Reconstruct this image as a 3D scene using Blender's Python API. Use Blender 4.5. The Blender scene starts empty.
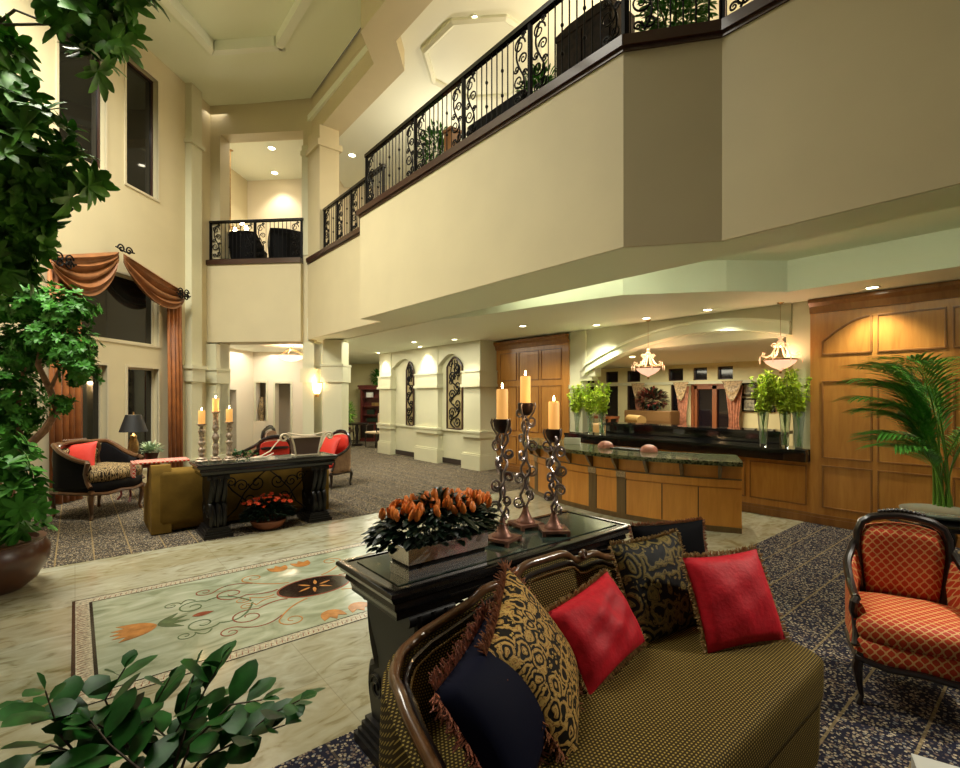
import bpy, bmesh, math, random
from mathutils import Vector, Matrix
random.seed(7)
C = bpy.context.scene.collection
PI = math.pi
SC = bpy.context.scene
# ------------------------------------------------------------------ camera
FPX, CXP, HYP, EYE = 490.0, 480.0, 397.0, 1.8
YAW = math.atan2(.6371, .7708)
cam_d = bpy.data.cameras.new('camera'); cam = bpy.data.objects.new('camera', cam_d); C.objects.link(cam)
cam.location = (0, 0, EYE); cam.rotation_euler = (PI/2, 0, -YAW)
cam_d.sensor_width = 36; cam_d.lens = FPX/960*36; cam_d.shift_y = 13/960; cam_d.clip_start = .05
SC.camera = cam
# ------------------------------------------------------------------ world and exposure
W = bpy.data.worlds.new('world'); SC.world = W; W.use_nodes = True
W.node_tree.nodes['Background'].inputs[0].default_value = (1, .90, .72, 1)
W.node_tree.nodes['Background'].inputs[1].default_value = .07
SC.view_settings.view_transform = 'Standard'; SC.view_settings.look = 'None'
SC.view_settings.gamma = 1; SC.view_settings.use_curve_mapping = False
SC.view_settings.exposure = 0.46

def light(name, kind, loc, power, col=(1, .85, .6), size=.1, rot=None, aim=None, spot=120, blend=.6, parent=None, sy=None):
    d = bpy.data.lights.new(name, kind); o = bpy.data.objects.new(name, d); C.objects.link(o)
    d.energy = power; d.color = (col[0], min(1, col[1]*1.04), col[2]*1.12); o.location = loc
    if kind == 'AREA':
        d.size = size
        if sy: d.shape = 'RECTANGLE'; d.size_y = sy
    else: d.shadow_soft_size = size
    if kind == 'SPOT': d.spot_size = math.radians(spot); d.spot_blend = blend
    if aim is not None: o.rotation_euler = (Vector(aim)-Vector(loc)).to_track_quat('-Z', 'Y').to_euler()
    elif rot: o.rotation_euler = rot
    if parent: o.parent = parent
    return o
WARM = (1, .80, .50); SOFT = (1, .88, .66)
# unseen area lights added as atrium ambient (above the frame); then the upper lounge, the lounge behind the facet wall, the lobby under the low ceiling
light('atrium_added_ambient', 'AREA', (-.7, 8.2, 8.95), 410, (1, .92, .74), 2.6, aim=(.4, 9.8, 2)).data.spread = math.radians(124)
light('atrium_added_fill', 'AREA', (.0, 5.4, 9.0), 175, (1, .92, .74), 2.4, rot=(0, 0, 0)).data.spread = math.radians(125)  # added overhead fill for the atrium, not lamps standing on the floor
light('upper_lounge_lamps', 'AREA', (3.6, 14.6, 8.9), 30, (1, .84, .62), 2.2, rot=(0, 0, 0))
light('upper_hall_lamps', 'AREA', (8.3, 4.2, 8.5), 200, (1, .80, .50), 2.2, rot=(0, 0, 0))
light('rear_hall_lamps', 'AREA', (4.2, 16.0, 3.2), 42, (1, .90, .76), 2.0, rot=(0, 0, 0))
light('reception_room_lamps', 'AREA', (11.0, 6.6, 2.6), 150, (1, .90, .62), 2.4, rot=(0, 0, 0))
light('lobby_ceiling_lamps', 'AREA', (6.1, 11.6, 3.15), 95, (1, .93, .72), 2.0, rot=(0, 0, 0), sy=6)

light('upper_hall_added_glow', 'POINT', (6.9, 1.6, 7.0), 120, (1, .66, .36), .2)  # added point lights that brighten the upper hall; no lamps hang there
light('upper_hall_added_glow', 'POINT', (6.9, 5.4, 7.0), 110, (1, .78, .50), .2)
light('upper_hall_added_glow', 'POINT', (6.9, 9.6, 7.0), 110, (1, .84, .60), .2)
light('far_lobby_added_fill', 'AREA', (8.6, 15.8, 3.1), 60, (1, .90, .62), 1.2, rot=(0, 0, 0))  # unseen area light added to lift the dark far end of the lobby
light('tray_cove_strip', 'AREA', (5.32, 1.6, 3.30), 26, (1, .95, .78), .12, rot=(PI, math.radians(-35), 0), sy=8.0)

# ------------------------------------------------------------------ materials
MT = {}
def nodes(name):
    m = bpy.data.materials.new(name); m.use_nodes = True; MT[name] = m
    nt = m.node_tree; return m, nt, nt.nodes['Principled BSDF']
def rgb(c): return (c[0], c[1], c[2], 1)
def mat(name, col, rough=.6, metal=0, emit=None, es=1, noise=0, ns=8, bump=0, bs=60, alpha=1, trans=0, coat=0, spec=None, sheen=0):
    m, nt, b = nodes(name)
    b.inputs['Base Color'].default_value = rgb(col); b.inputs['Roughness'].default_value = rough; b.inputs['Metallic'].default_value = metal
    if emit: b.inputs['Emission Color'].default_value = rgb(emit); b.inputs['Emission Strength'].default_value = es
    if trans: b.inputs['Transmission Weight'].default_value = trans; b.inputs['IOR'].default_value = 1.45
    if coat: b.inputs['Coat Weight'].default_value = coat; b.inputs['Coat Roughness'].default_value = .08
    if spec is not None: b.inputs['Specular IOR Level'].default_value = spec
    if sheen: b.inputs['Sheen Weight'].default_value = sheen
    tc = nt.nodes.new('ShaderNodeTexCoord')
    if noise:
        n = nt.nodes.new('ShaderNodeTexNoise'); n.inputs['Scale'].default_value = ns; n.inputs['Detail'].default_value = 4
        r = nt.nodes.new('ShaderNodeValToRGB')
        r.color_ramp.elements[0].position = .3; r.color_ramp.elements[1].position = .7
        r.color_ramp.elements[0].color = rgb([x*(1-noise) for x in col]); r.color_ramp.elements[1].color = rgb([min(1, x*(1+noise)) for x in col])
        nt.links.new(tc.outputs['Object'], n.inputs['Vector']); nt.links.new(n.outputs[0], r.inputs[0]); nt.links.new(r.outputs[0], b.inputs['Base Color'])
    if bump:
        n2 = nt.nodes.new('ShaderNodeTexNoise'); n2.inputs['Scale'].default_value = bs; n2.inputs['Detail'].default_value = 3
        bp = nt.nodes.new('ShaderNodeBump'); bp.inputs['Strength'].default_value = bump; bp.inputs['Distance'].default_value = .01
        nt.links.new(tc.outputs['Object'], n2.inputs['Vector']); nt.links.new(n2.outputs[0], bp.inputs['Height']); nt.links.new(bp.outputs[0], b.inputs['Normal'])
    return m
class G:
    """tiny node graph helper"""
    def __init__(s, nt): s.nt = nt; s.tc = nt.nodes.new('ShaderNodeTexCoord')
    def n(s, t, **kw):
        x = s.nt.nodes.new(t)
        for k, v in kw.items(): setattr(x, k, v)
        return x
    def put(s, x, i, v):
        if isinstance(v, bpy.types.NodeSocket): s.nt.links.new(v, x.inputs[i])
        else: x.inputs[i].default_value = v
    def m(s, op, a, b=0.0, c=None):
        x = s.n('ShaderNodeMath', operation=op); s.put(x, 0, a); s.put(x, 1, b)
        if c is not None: s.put(x, 2, c)
        return x.outputs[0]
    def xyz(s, v=None):
        x = s.n('ShaderNodeSeparateXYZ'); s.put(x, 0, v if v else s.tc.outputs['Object']); return x.outputs
    def comb(s, a, b, c=0.0):
        x = s.n('ShaderNodeCombineXYZ'); s.put(x, 0, a); s.put(x, 1, b); s.put(x, 2, c); return x.outputs[0]
    def noise(s, sc, det=4, v=None, dist=0):
        x = s.n('ShaderNodeTexNoise'); x.inputs['Scale'].default_value = sc; x.inputs['Detail'].default_value = det; x.inputs['Distortion'].default_value = dist
        s.put(x, 'Vector', v if v else s.tc.outputs['Object']); return x.outputs[0]
    def vor(s, sc, v=None, out='Color', feat='F1'):
        x = s.n('ShaderNodeTexVoronoi', feature=feat); x.inputs['Scale'].default_value = sc
        s.put(x, 'Vector', v if v else s.tc.outputs['Object']); return x.outputs[out]
    def ramp(s, f, stops, const=False):
        x = s.n('ShaderNodeValToRGB'); e = x.color_ramp.elements
        if const: x.color_ramp.interpolation = 'CONSTANT'
        while len(e) < len(stops): e.new(.5)
        for i, (p, c) in enumerate(stops): e[i].position = p; e[i].color = rgb(c)
        s.put(x, 0, f); return x.outputs[0]
    def mix(s, f, a, b):
        x = s.n('ShaderNodeMix', data_type='RGBA'); s.put(x, 0, f)
        s.put(x, 6, a if isinstance(a, bpy.types.NodeSocket) else rgb(a)); s.put(x, 7, b if isinstance(b, bpy.types.NodeSocket) else rgb(b)); return x.outputs[2]
    def bump(s, b, h, st=.3, d=.01):
        x = s.n('ShaderNodeBump'); x.inputs['Strength'].default_value = st; x.inputs['Distance'].default_value = d; s.put(x, 'Height', h); s.nt.links.new(x.outputs[0], b.inputs['Normal'])
    def frac(s, v, per): return s.m('FRACT', s.m('DIVIDE', v, per))
    def line(s, v, per, w, off=0.0):
        f = s.frac(s.m('ADD', v, off), per)
        return s.m('LESS_THAN', s.m('ABSOLUTE', s.m('SUBTRACT', f, .5)), w/per/2)
def out(g, b, c): g.nt.links.new(c, b.inputs['Base Color'])

WALL = mat('cream_wall_paint', (.62, .545, .345), .55, noise=.03, ns=1.5)
WALLP = mat('pale_wall_paint', (.63, .61, .42), .55, noise=.03, ns=1.5)
CEIL = mat('pale_green_ceiling_paint', (.80, .84, .64), .6)
CEILW = mat('white_ceiling_paint', (.82, .85, .70), .6)
HALLP = mat('rear_hall_paint', (.74, .66, .50), .6)
YEL = mat('yellow_wall_paint', (.72, .64, .36), .6)
TRIMD = mat('dark_mahogany_trim', (.045, .016, .009), .35, coat=.4)
BLACKIRON = mat('black_wrought_iron', (.004, .0035, .0035), .5, .0, spec=.15)
BRONZE = mat('pewter_bronze_scrollwork', (.30, .25, .24), .30, .85)
RUST = mat('rusty_copper_base', (.20, .09, .06), .42, .5, noise=.35, ns=30)
WAX = mat('glowing_cream_wax', (.90, .50, .17), .5, emit=(1, .48, .12), es=.45)  # emission puts the flame's glow into the wax colour
FLAME = mat('flame', (1, .8, .4), .5, emit=(1, .72, .34), es=45)
BLKM = mat('black_painted_wood', (.006, .005, .005), .34, spec=.3)
BLK = mat('black_lacquered_wood', (.006, .005, .005), .22, coat=.3, spec=.35)
GLASSN = mat('dark_night_glass', (.012, .012, .010), .04)
FRAMEW = mat('cream_window_frame', (.60, .53, .36), .5)
GRANITE_B = mat('black_granite', (.008, .008, .009), .08, coat=.3)
VELVET = mat('navy_velvet', (.002, .003, .014), .7, spec=.1)
BVELVET = mat('black_velvet', (.002, .002, .003), .8, spec=.08)
REDF = mat('crimson_silk', (.46, .006, .016), .62, bump=.25, bs=45, spec=.25, noise=.15, ns=20)
REDC = mat('red_cotton', (.62, .035, .018), .6, bump=.2, bs=30)
GOLDFR = mat('gold_bullion_fringe', (.26, .155, .045), .6, noise=.4, ns=80)
TASSEL = mat('rust_and_rose_tassels', (.20, .055, .025), .65, noise=.75, ns=60)
TASSELD = mat('rust_brown_fringe', (.22, .07, .022), .7, noise=.5, ns=60)
MAHOG = mat('dark_carved_mahogany', (.010, .005, .004), .28, coat=.35)
WALNUT = mat('polished_walnut_rail', (.11, .048, .018), .28, coat=.5, noise=.3, ns=14)
ROSEW = mat('rosewood_red', (.12, .018, .014), .35, coat=.3)
SILVER = mat('mirror_silver', (.82, .78, .76), .22, .85)
DSILVER = mat('dark_mirror_band', (.02, .02, .02), .12, .5)
LEAFD = mat('dark_glossy_leaf', (.012, .075, .010), .38, noise=.5, ns=14, spec=.16)
LEAFDD = mat('very_dark_leaf', (.006, .018, .008), .35, noise=.5, ns=14)
LEAFM = mat('mid_green_leaf', (.05, .20, .022), .45, noise=.55, ns=7, spec=.2)
LEAFT = mat('tree_green_leaf', (.075, .215, .028), .42, noise=.7, ns=5, spec=.2)
LEAFL = mat('bright_green_leaf', (.22, .46, .05), .4, noise=.4, ns=8)
BUDG = mat('lime_green_blossom', (.66, .88, .12), .5, noise=.3, ns=20)
PALMG = mat('palm_green', (.09, .34, .04), .4, noise=.45, ns=9)
STEMG = mat('green_stem', (.16, .36, .04), .45)
BARK = mat('pale_brown_bark', (.24, .13, .07), .8, noise=.4, ns=12, bump=.6, bs=25)
BARKD = mat('dark_bark', (.05, .035, .02), .8, noise=.4, ns=20)
TULIP = mat('orange_tulip_petal', (.90, .22, .03), .45, noise=.35, ns=60)
REDPET = mat('scarlet_petal', (.95, .10, .025), .5)
DARKRED = mat('burgundy_blossom', (.12, .015, .01), .5, noise=.5, ns=20)
TERRA = mat('brown_glazed_pot', (.075, .026, .012), .35, coat=.2, noise=.3, ns=5)
TERRA2 = mat('terracotta_bowl', (.22, .07, .03), .5)
CELADON = mat('celadon_glaze', (.50, .63, .57), .2, coat=.5)
VASEG = mat('clear_vase_glass', (.86, .96, .88), .04, trans=.92)
GLASSC = mat('clear_green_glass', (.80, .92, .84), .03, trans=.95)
SMOKE = mat('smoked_green_glass', (.16, .24, .17), .08, spec=.8)
DRAPE = mat('rust_orange_drape', (.33, .105, .018), .6, noise=.25, ns=4, sheen=.2)
SWAG = mat('copper_silk_swag', (.24, .095, .032), .42, noise=.25, ns=6)
GOLDSK = mat('gold_brown_skirt', (.17, .10, .018), .8, spec=.1, noise=.2, ns=6)
TILE = mat('stone_tile', (.34, .24, .14), .5, noise=.5, ns=60)
LENS = mat('downlight_lens', (1, 1, 1), .5, emit=(1, .90, .66), es=14)
HOT = mat('bright_bulb', (1, 1, 1), .5, emit=(1, .86, .60), es=40)
BOWL = mat('alabaster_bowl', (.85, .60, .48), .5, emit=(1, .55, .36), es=.75)
BOWL2 = mat('glowing_alabaster', (.85, .6, .45), .5, emit=(1, .62, .42), es=1.5)
CRYST = mat('amber_crystal_scroll', (.85, .55, .35), .2, .3, emit=(1, .55, .28), es=.5)
SHADE = mat('black_lampshade', (.006, .006, .006), .6)
TURNED = mat('distressed_turned_wood', (.52, .40, .30), .35, .35, noise=.6, ns=30)
GOLDM = mat('antique_gold', (.36, .22, .08), .35, .7, noise=.3, ns=20)
WHITEM = mat('white_painted_wire', (.85, .72, .52), .45)
PAPER = mat('white_card', (.85, .84, .80), .6)
PINK = mat('pink_stone', (.55, .22, .17), .35)
LAMPW = mat('sconce_glass', (1, .9, .7), .4, emit=(1, .62, .30), es=9)
SCREEN = mat('dark_leather_panel', (.018, .010, .005), .6, spec=.15, noise=.6, ns=14)
DKFAB = mat('dark_leather_upholstery', (.004, .004, .005), .6, spec=.12)
TANF = mat('tan_upholstery', (.34, .21, .12), .6, noise=.2, ns=20)
CREAMF = mat('cream_seat_fabric', (.62, .47, .32), .6)
ART = mat('framed_print', (.30, .27, .18), .5, noise=.8, ns=12)
DOORW = mat('reddish_door_wood', (.24, .075, .025), .35, coat=.2)
NIGHTW = mat('dark_night_window', (.010, .007, .010), .08)
BASEG = mat('dark_baseboard_vent', (.03, .018, .014), .5)
STONEW = mat('sculpture_plaster', (.36, .32, .26), .6)

def make_wood(name, a, b_, sc=1.0, rough=.32):
    m, nt, b = nodes(name); g = G(nt); x, y, z = g.xyz()
    v = g.comb(g.m('MULTIPLY', x, 7*sc), g.m('MULTIPLY', y, 7*sc), g.m('MULTIPLY', z, .9*sc))
    f = g.noise(2.2, 6, v, .8); f2 = g.noise(.6, 2, v)
    c = g.ramp(g.m('ADD', g.m('MULTIPLY', f, .6), g.m('MULTIPLY', f2, .4)), [(.32, a), (.68, b_)])
    out(g, b, c); b.inputs['Roughness'].default_value = rough; b.inputs['Coat Weight'].default_value = .25; return m
HONEY = make_wood('honey_maple_panelling', (.36, .14, .022), (.52, .24, .048))
HONEYD = make_wood('maple_moulding', (.20, .075, .016), (.32, .14, .035))
DESKW = make_wood('amber_maple_veneer', (.54, .21, .030), (.70, .31, .055))
DESKD = make_wood('brown_reeded_pilaster', (.10, .055, .018), (.17, .10, .035))

def make_marble():
    m, nt, b = nodes('travertine_floor'); g = G(nt); x, y, z = g.xyz()
    rx = g.m('ADD', g.m('MULTIPLY', x, .55), g.m('MULTIPLY', y, .83)); ry = g.m('SUBTRACT', g.m('MULTIPLY', y, 1.5), g.m('MULTIPLY', x, .75))
    n1 = g.noise(.9, 9, g.comb(g.m('MULTIPLY', x, .6), g.m('MULTIPLY', y, 1.6)), 1.4); n2 = g.noise(3.2, 6, g.comb(x, g.m('MULTIPLY', y, 2.0)), 1.8)
    base = g.ramp(n1, [(.30, (.12, .11, .04)), (.42, (.26, .24, .14)), (.54, (.36, .355, .26)), (.72, (.46, .47, .38))])
    veins = g.ramp(n2, [(.34, (.13, .10, .035)), (.44, (.32, .30, .20)), (.70, (.48, .49, .39))])
    c = g.mix(.55, base, veins)
    cell = g.comb(g.m('FLOOR', g.m('DIVIDE', x, 1.22)), g.m('FLOOR', g.m('DIVIDE', y, .61)))
    wn = g.n('ShaderNodeTexWhiteNoise', noise_dimensions='2D'); g.put(wn, 'Vector', cell)
    c = g.mix(g.m('MULTIPLY', wn.outputs[0], .30), c, (.36, .29, .15))
    j = g.m('MAXIMUM', g.line(x, 1.22, .006, .61), g.line(y, .61, .006, .305))
    c = g.mix(g.m('MULTIPLY', j, .45), c, (.20, .17, .10))
    out(g, b, c); b.inputs['Roughness'].default_value = .16; b.inputs['Specular IOR Level'].default_value = .45; return m
MARBLE = make_marble()
def make_inlay_ground():
    m, nt, b = nodes('pale_green_marble'); g = G(nt); x, y, z = g.xyz()
    n2 = g.noise(2.2, 8, g.comb(x, g.m('MULTIPLY', y, 2.2)), 1.6)
    c = g.ramp(n2, [(.32, (.20, .225, .14)), (.5, (.31, .34, .235)), (.72, (.42, .45, .35))]); out(g, b, c)
    b.inputs['Roughness'].default_value = .14; return m
GREENM = make_inlay_ground()
BORDERM = mat('cream_mosaic_border', (.40, .36, .26), .25, noise=.5, ns=45)
INK = mat('black_marble_line', (.02, .018, .014), .15)
OCHRE = mat('ochre_marble', (.40, .17, .045), .2, noise=.3, ns=14)
GREEND = mat('olive_green_marble', (.08, .12, .055), .2, noise=.3, ns=14)
RUSTM = mat('rust_marble', (.22, .055, .028), .2, noise=.3, ns=14)
BROWNM = mat('dark_brown_marble', (.018, .009, .006), .12, noise=.4, ns=20)

def make_carpet(name, along_x, dark, lights, gold, per=.335, sc=30):
    m, nt, b = nodes(name); g = G(nt); x, y, z = g.xyz(); v = g.comb(x, y)
    cell = g.vor(sc*1.9, v, 'Color'); d = g.vor(sc*1.9, v, 'Distance'); fine = g.noise(120, 2, v); mid = g.noise(13, 3, v, 1.0)
    cr = g.n('ShaderNodeSeparateColor'); g.put(cr, 0, cell); r = cr.outputs[0]
    col = g.ramp(r, [(.0, lights[0]), (.30, lights[1]), (.52, lights[2]), (.74, lights[3]), (.90, lights[1])], True)
    on = g.m('MULTIPLY', g.m('GREATER_THAN', g.m('ADD', mid, g.m('MULTIPLY', cr.outputs[1], .42)), .52), g.m('LESS_THAN', g.m('ADD', d, g.m('MULTIPLY', fine, .25)), .58))
    c = g.mix(on, dark, col)
    ln = g.line(y if along_x else x, per, .015); ln2 = g.m('MULTIPLY', g.line(x if along_x else y, per*2, .012), .35)
    c = g.mix(g.m('MULTIPLY', g.m('MAXIMUM', ln, ln2), .65), c, gold)
    c = g.mix(g.m('MULTIPLY', fine, .25), c, dark)
    out(g, b, c); b.inputs['Roughness'].default_value = .95; b.inputs['Specular IOR Level'].default_value = .1
    g.bump(b, fine, .5, .006); return m
CARP_R = make_carpet('navy_patterned_carpet', True, (.016, .016, .028), [(.14, .10, .08), (.42, .35, .24), (.28, .22, .14), (.17, .17, .17)], (.30, .22, .10))
CARP_L = make_carpet('brown_patterned_carpet', False, (.040, .034, .026), [(.16, .11, .07), (.40, .32, .21), (.28, .22, .13), (.18, .17, .16)], (.30, .21, .09))

def make_dots(name, base, dot, per=.014, r=.30):
    m, nt, b = nodes(name); g = G(nt); x, y, z = g.xyz()
    # in-plane coordinates: dominated by x and (y+z)
    u = x; v = g.m('ADD', y, z)
    row = g.m('FLOOR', g.m('DIVIDE', v, per*.8)); sh = g.m('MULTIPLY', g.m('MODULO', row, 2.0), .5)
    fu = g.m('SUBTRACT', g.m('FRACT', g.m('ADD', g.m('DIVIDE', u, per), sh)), .5); fv = g.m('SUBTRACT', g.frac(v, per*.8), .5)
    d = g.m('SQRT', g.m('ADD', g.m('MULTIPLY', fu, fu), g.m('MULTIPLY', fv, fv)))
    c = g.mix(g.m('LESS_THAN', d, r), base, dot)
    c = g.mix(g.m('MULTIPLY', g.noise(9, 3), .25), c, (.03, .02, .005))
    out(g, b, c); b.inputs['Roughness'].default_value = .75; b.inputs['Specular IOR Level'].default_value = .12; return m
SOFAF = make_dots('olive_gold_dotted_upholstery', (.034, .021, .004), (.36, .255, .060), .0165, .26)

def make_lattice(name, base, line, pu=.052, pv=.06):
    m, nt, b = nodes(name); g = G(nt); x, y, z = g.xyz()
    v = g.m('ADD', z, g.m('MULTIPLY', y, 1.0))
    s1 = g.m('SINE', g.m('MULTIPLY', v, 2*PI/pv)); w = g.m('MULTIPLY', s1, pu*.23)
    a = g.m('ABSOLUTE', g.m('SUBTRACT', g.frac(g.m('ADD', x, w), pu), .5)); a2 = g.m('ABSOLUTE', g.m('SUBTRACT', g.frac(g.m('SUBTRACT', g.m('ADD', x, pu/2), w), pu), .5))
    f = g.m('LESS_THAN', g.m('MINIMUM', a, a2), .11)
    c = g.mix(f, base, line); out(g, b, c); b.inputs['Roughness'].default_value = .6; b.inputs['Specular IOR Level'].default_value = .2
    g.bump(b, f, .3, .003); return m
OGEE = make_lattice('orange_red_ogee_fabric', (.42, .042, .014), (.56, .30, .11))

def make_damask(name, cols, sc=9.0, dist=2.2):
    """scrolling foliage: warped rings around scattered centres, leaf flecks between"""
    m, nt, b = nodes(name); g = G(nt); x, y, z = g.xyz()
    n0 = g.noise(sc*.9, 2); n1 = g.noise(sc*.9, 2, g.comb(g.m('ADD', x, 3.7), g.m('ADD', y, 1.3), z))
    v = g.comb(g.m('ADD', g.m('ABSOLUTE', x), g.m('MULTIPLY', g.m('SUBTRACT', n0, .5), .9/sc)), g.m('ADD', y, g.m('MULTIPLY', g.m('SUBTRACT', n1, .5), .9/sc)), 0.0)
    d = g.vor(sc, v, 'Distance'); rings = g.m('SINE', g.m('ADD', g.m('MULTIPLY', d, 21.0), g.m('MULTIPLY', n0, 9.0)))
    f2 = g.vor(sc*3.6, v, 'Distance')
    c = g.ramp(g.m('ADD', g.m('MULTIPLY', rings, .5), .5), [(.0, cols[0]), (.40, cols[0]), (.46, cols[1]), (.60, cols[2]), (.78, cols[1]), (.86, cols[3]), (.93, cols[2])])
    c2 = g.mix(g.m('LESS_THAN', f2, .26), c, cols[2]); c = g.mix(g.m('LESS_THAN', d, .42), c2, c)
    c = g.mix(g.m('MULTIPLY', g.m('GREATER_THAN', g.noise(sc*7, 3), .60), .7), c, cols[0])
    out(g, b, c); b.inputs['Specular IOR Level'].default_value = .12; b.inputs['Roughness'].default_value = .6; g.bump(b, rings, .25, .004); return m
DAMASK = make_damask('gold_and_black_scroll_brocade', [(.010, .008, .006), (.34, .20, .050), (.48, .31, .09), (.32, .10, .04)], 15)
DAMASKD = make_damask('dark_olive_scroll_brocade', [(.008, .008, .008), (.10, .075, .020), (.17, .12, .035), (.05, .05, .03)], 9)
BEIGED = make_damask('beige_black_floral_chair_fabric', [(.03, .022, .015), (.36, .25, .12), (.46, .33, .16), (.12, .08, .04)], 22)
PLAID = make_lattice('red_white_woven_throw', (.55, .06, .04), (.70, .60, .48), .05, .05)
def make_granite():
    m, nt, b = nodes('green_granite_top'); g = G(nt); f = g.noise(14, 8); n = g.vor(26, None, 'Distance')
    c = g.ramp(g.m('ADD', g.m('MULTIPLY', f, .7), g.m('MULTIPLY', n, .4)), [(.36, (.012, .018, .012)), (.50, (.06, .075, .035)), (.60, (.20, .21, .10)), (.72, (.05, .06, .03))])
    out(g, b, c); b.inputs['Roughness'].default_value = .10; return m
GRANITE = make_granite()
def make_tabletop():
    m, nt, b = nodes('dark_green_stone_inset'); g = G(nt); f = g.noise(5, 6, None, 1.2)
    c = g.ramp(f, [(.36, (.012, .022, .018)), (.52, (.035, .055, .042)), (.66, (.10, .10, .06))]); out(g, b, c); b.inputs['Roughness'].default_value = .10; return m
INSET = make_tabletop()
def make_iron_art():
    return BLACKIRON

# ------------------------------------------------------------------ mesh helpers
class M:
    def __init__(s): s.v = []; s.f = []; s.T = Matrix.Identity(4)
    def _a(s, vs, fs):
        o = len(s.v); s.v += [tuple(s.T @ Vector(p)) for p in vs]; s.f += [tuple(i+o for i in f) for f in fs]; return s
    def bx(s, x0, y0, z0, x1, y1, z1):
        return s._a([(x0,y0,z0),(x1,y0,z0),(x1,y1,z0),(x0,y1,z0),(x0,y0,z1),(x1,y0,z1),(x1,y1,z1),(x0,y1,z1)],
                    [(0,3,2,1),(4,5,6,7),(0,1,5,4),(1,2,6,5),(2,3,7,6),(3,0,4,7)])
    def prism(s, poly, z0, z1, inset=0):
        n = len(poly)
        return s._a([(p[0],p[1],z0) for p in poly]+[(p[0],p[1],z1) for p in poly],
                    [tuple(range(n))[::-1], tuple(range(n, 2*n))]+[(i,(i+1)%n,n+(i+1)%n,n+i) for i in range(n)])
    def vprism(s, poly, o, u, w):
        """poly of (a, z) in the vertical plane through o along u, thickness vector w"""
        o, u, w = Vector(o), Vector(u), Vector(w); n = len(poly)
        A = [o+u*a+Vector((0,0,z)) for a, z in poly]
        return s._a(A+[p+w for p in A], [tuple(range(n)), tuple(range(n, 2*n))[::-1]]+[(i,(i+1)%n,n+(i+1)%n,n+i) for i in range(n)])
    def lathe(s, prof, c=(0,0,0), n=20, cap=True, sx=1, sy=1):
        vs = []; fs = []
        for r, z in prof:
            for k in range(n):
                a = 2*PI*k/n; vs.append((c[0]+r*math.cos(a)*sx, c[1]+r*math.sin(a)*sy, c[2]+z))
        m = len(prof)
        for i in range(m-1):
            for k in range(n): fs.append((i*n+k, i*n+(k+1)%n, (i+1)*n+(k+1)%n, (i+1)*n+k))
        if cap: fs.append(tuple(range(n))[::-1]); fs.append(tuple(range((m-1)*n, m*n)))
        return s._a(vs, fs)
    def cyl(s, c, r, h, n=16, r2=None): return s.lathe([(r,0),(r if r2 is None else r2,h)], c, n)
    def tube(s, pts, r, n=6, closed=False, flat=1.0):
        pts = [Vector(p) for p in pts]; m = len(pts); vs = []; fs = []; up = None
        for i, p in enumerate(pts):
            t = (pts[(i+1)%m] - pts[i-1]) if closed else (pts[min(i+1,m-1)]-pts[max(i-1,0)])
            if t.length < 1e-9: t = Vector((0,0,1))
            t.normalize()
            if up is None: up = t.cross(Vector((0,0,1)) if abs(t.z) < .9 else Vector((1,0,0))).normalized()
            up = (up - t*up.dot(t)); up = up.normalized() if up.length > 1e-6 else t.orthogonal().normalized()
            q = t.cross(up); rr = r[i] if isinstance(r, (list, tuple)) else r
            for k in range(n):
                a = 2*PI*k/n; vs.append(p+up*math.cos(a)*rr+q*math.sin(a)*rr*flat)
        for i in range(m if closed else m-1):
            j = (i+1)%m
            for k in range(n): fs.append((i*n+k, i*n+(k+1)%n, j*n+(k+1)%n, j*n+k))
        if not closed: fs.append(tuple(range(n))[::-1]); fs.append(tuple(range((m-1)*n, m*n)))
        return s._a(vs, fs)
    def ball(s, c, r, n=10, sz=1, sx=1, sy=1):
        return s.lathe([(r*math.sin(PI*i/n)+1e-4, -r*sz*math.cos(PI*i/n)) for i in range(n+1)], c, n+2, sx=sx, sy=sy)
    def rbox(s, x0, y0, z0, x1, y1, z1, r=.03, seg=3):
        bm = bmesh.new(); bmesh.ops.create_cube(bm, size=1)
        for v in bm.verts: v.co = Vector(((x0+x1)/2+v.co.x*(x1-x0), (y0+y1)/2+v.co.y*(y1-y0), (z0+z1)/2+v.co.z*(z1-z0)))
        bmesh.ops.bevel(bm, geom=bm.edges[:], offset=r, segments=seg, affect='EDGES', profile=.5)
        bm.verts.ensure_lookup_table()
        s._a([v.co.copy() for v in bm.verts], [tuple(v.index for v in f.verts) for f in bm.faces]); bm.free(); return s
    def sweep(s, path, prof, closed=False):
        """path: (x,y,z) points in plan; prof: (offset to the left of travel, dz) outline, closed loop"""
        P = [Vector(p) for p in path]; m = len(P); k = len(prof); vs = []; fs = []
        for i in range(m):
            if closed: a = P[i]-P[i-1]; b = P[(i+1)%m]-P[i]
            else: a = P[i]-P[max(i-1,0)]; b = P[min(i+1,m-1)]-P[i]
            if a.length < 1e-9: a = b
            if b.length < 1e-9: b = a
            a = Vector((a.x,a.y,0)).normalized(); b = Vector((b.x,b.y,0)).normalized()
            na = Vector((-a.y,a.x,0)); nb = Vector((-b.y,b.x,0)); nn = (na+nb)
            nn = nn.normalized() if nn.length > 1e-6 else na; sc = 1/max(.35, nn.dot(na))
            for o, dz in prof: vs.append(P[i]+nn*o*sc+Vector((0,0,dz)))
        for i in range(m if closed else m-1):
            j = (i+1)%m
            for q in range(k): fs.append((i*k+q, j*k+q, j*k+(q+1)%k, i*k+(q+1)%k))
        if not closed: fs.append(tuple(range(k))); fs.append(tuple(range((m-1)*k, m*k))[::-1])
        return s._a(vs, fs)
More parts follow.
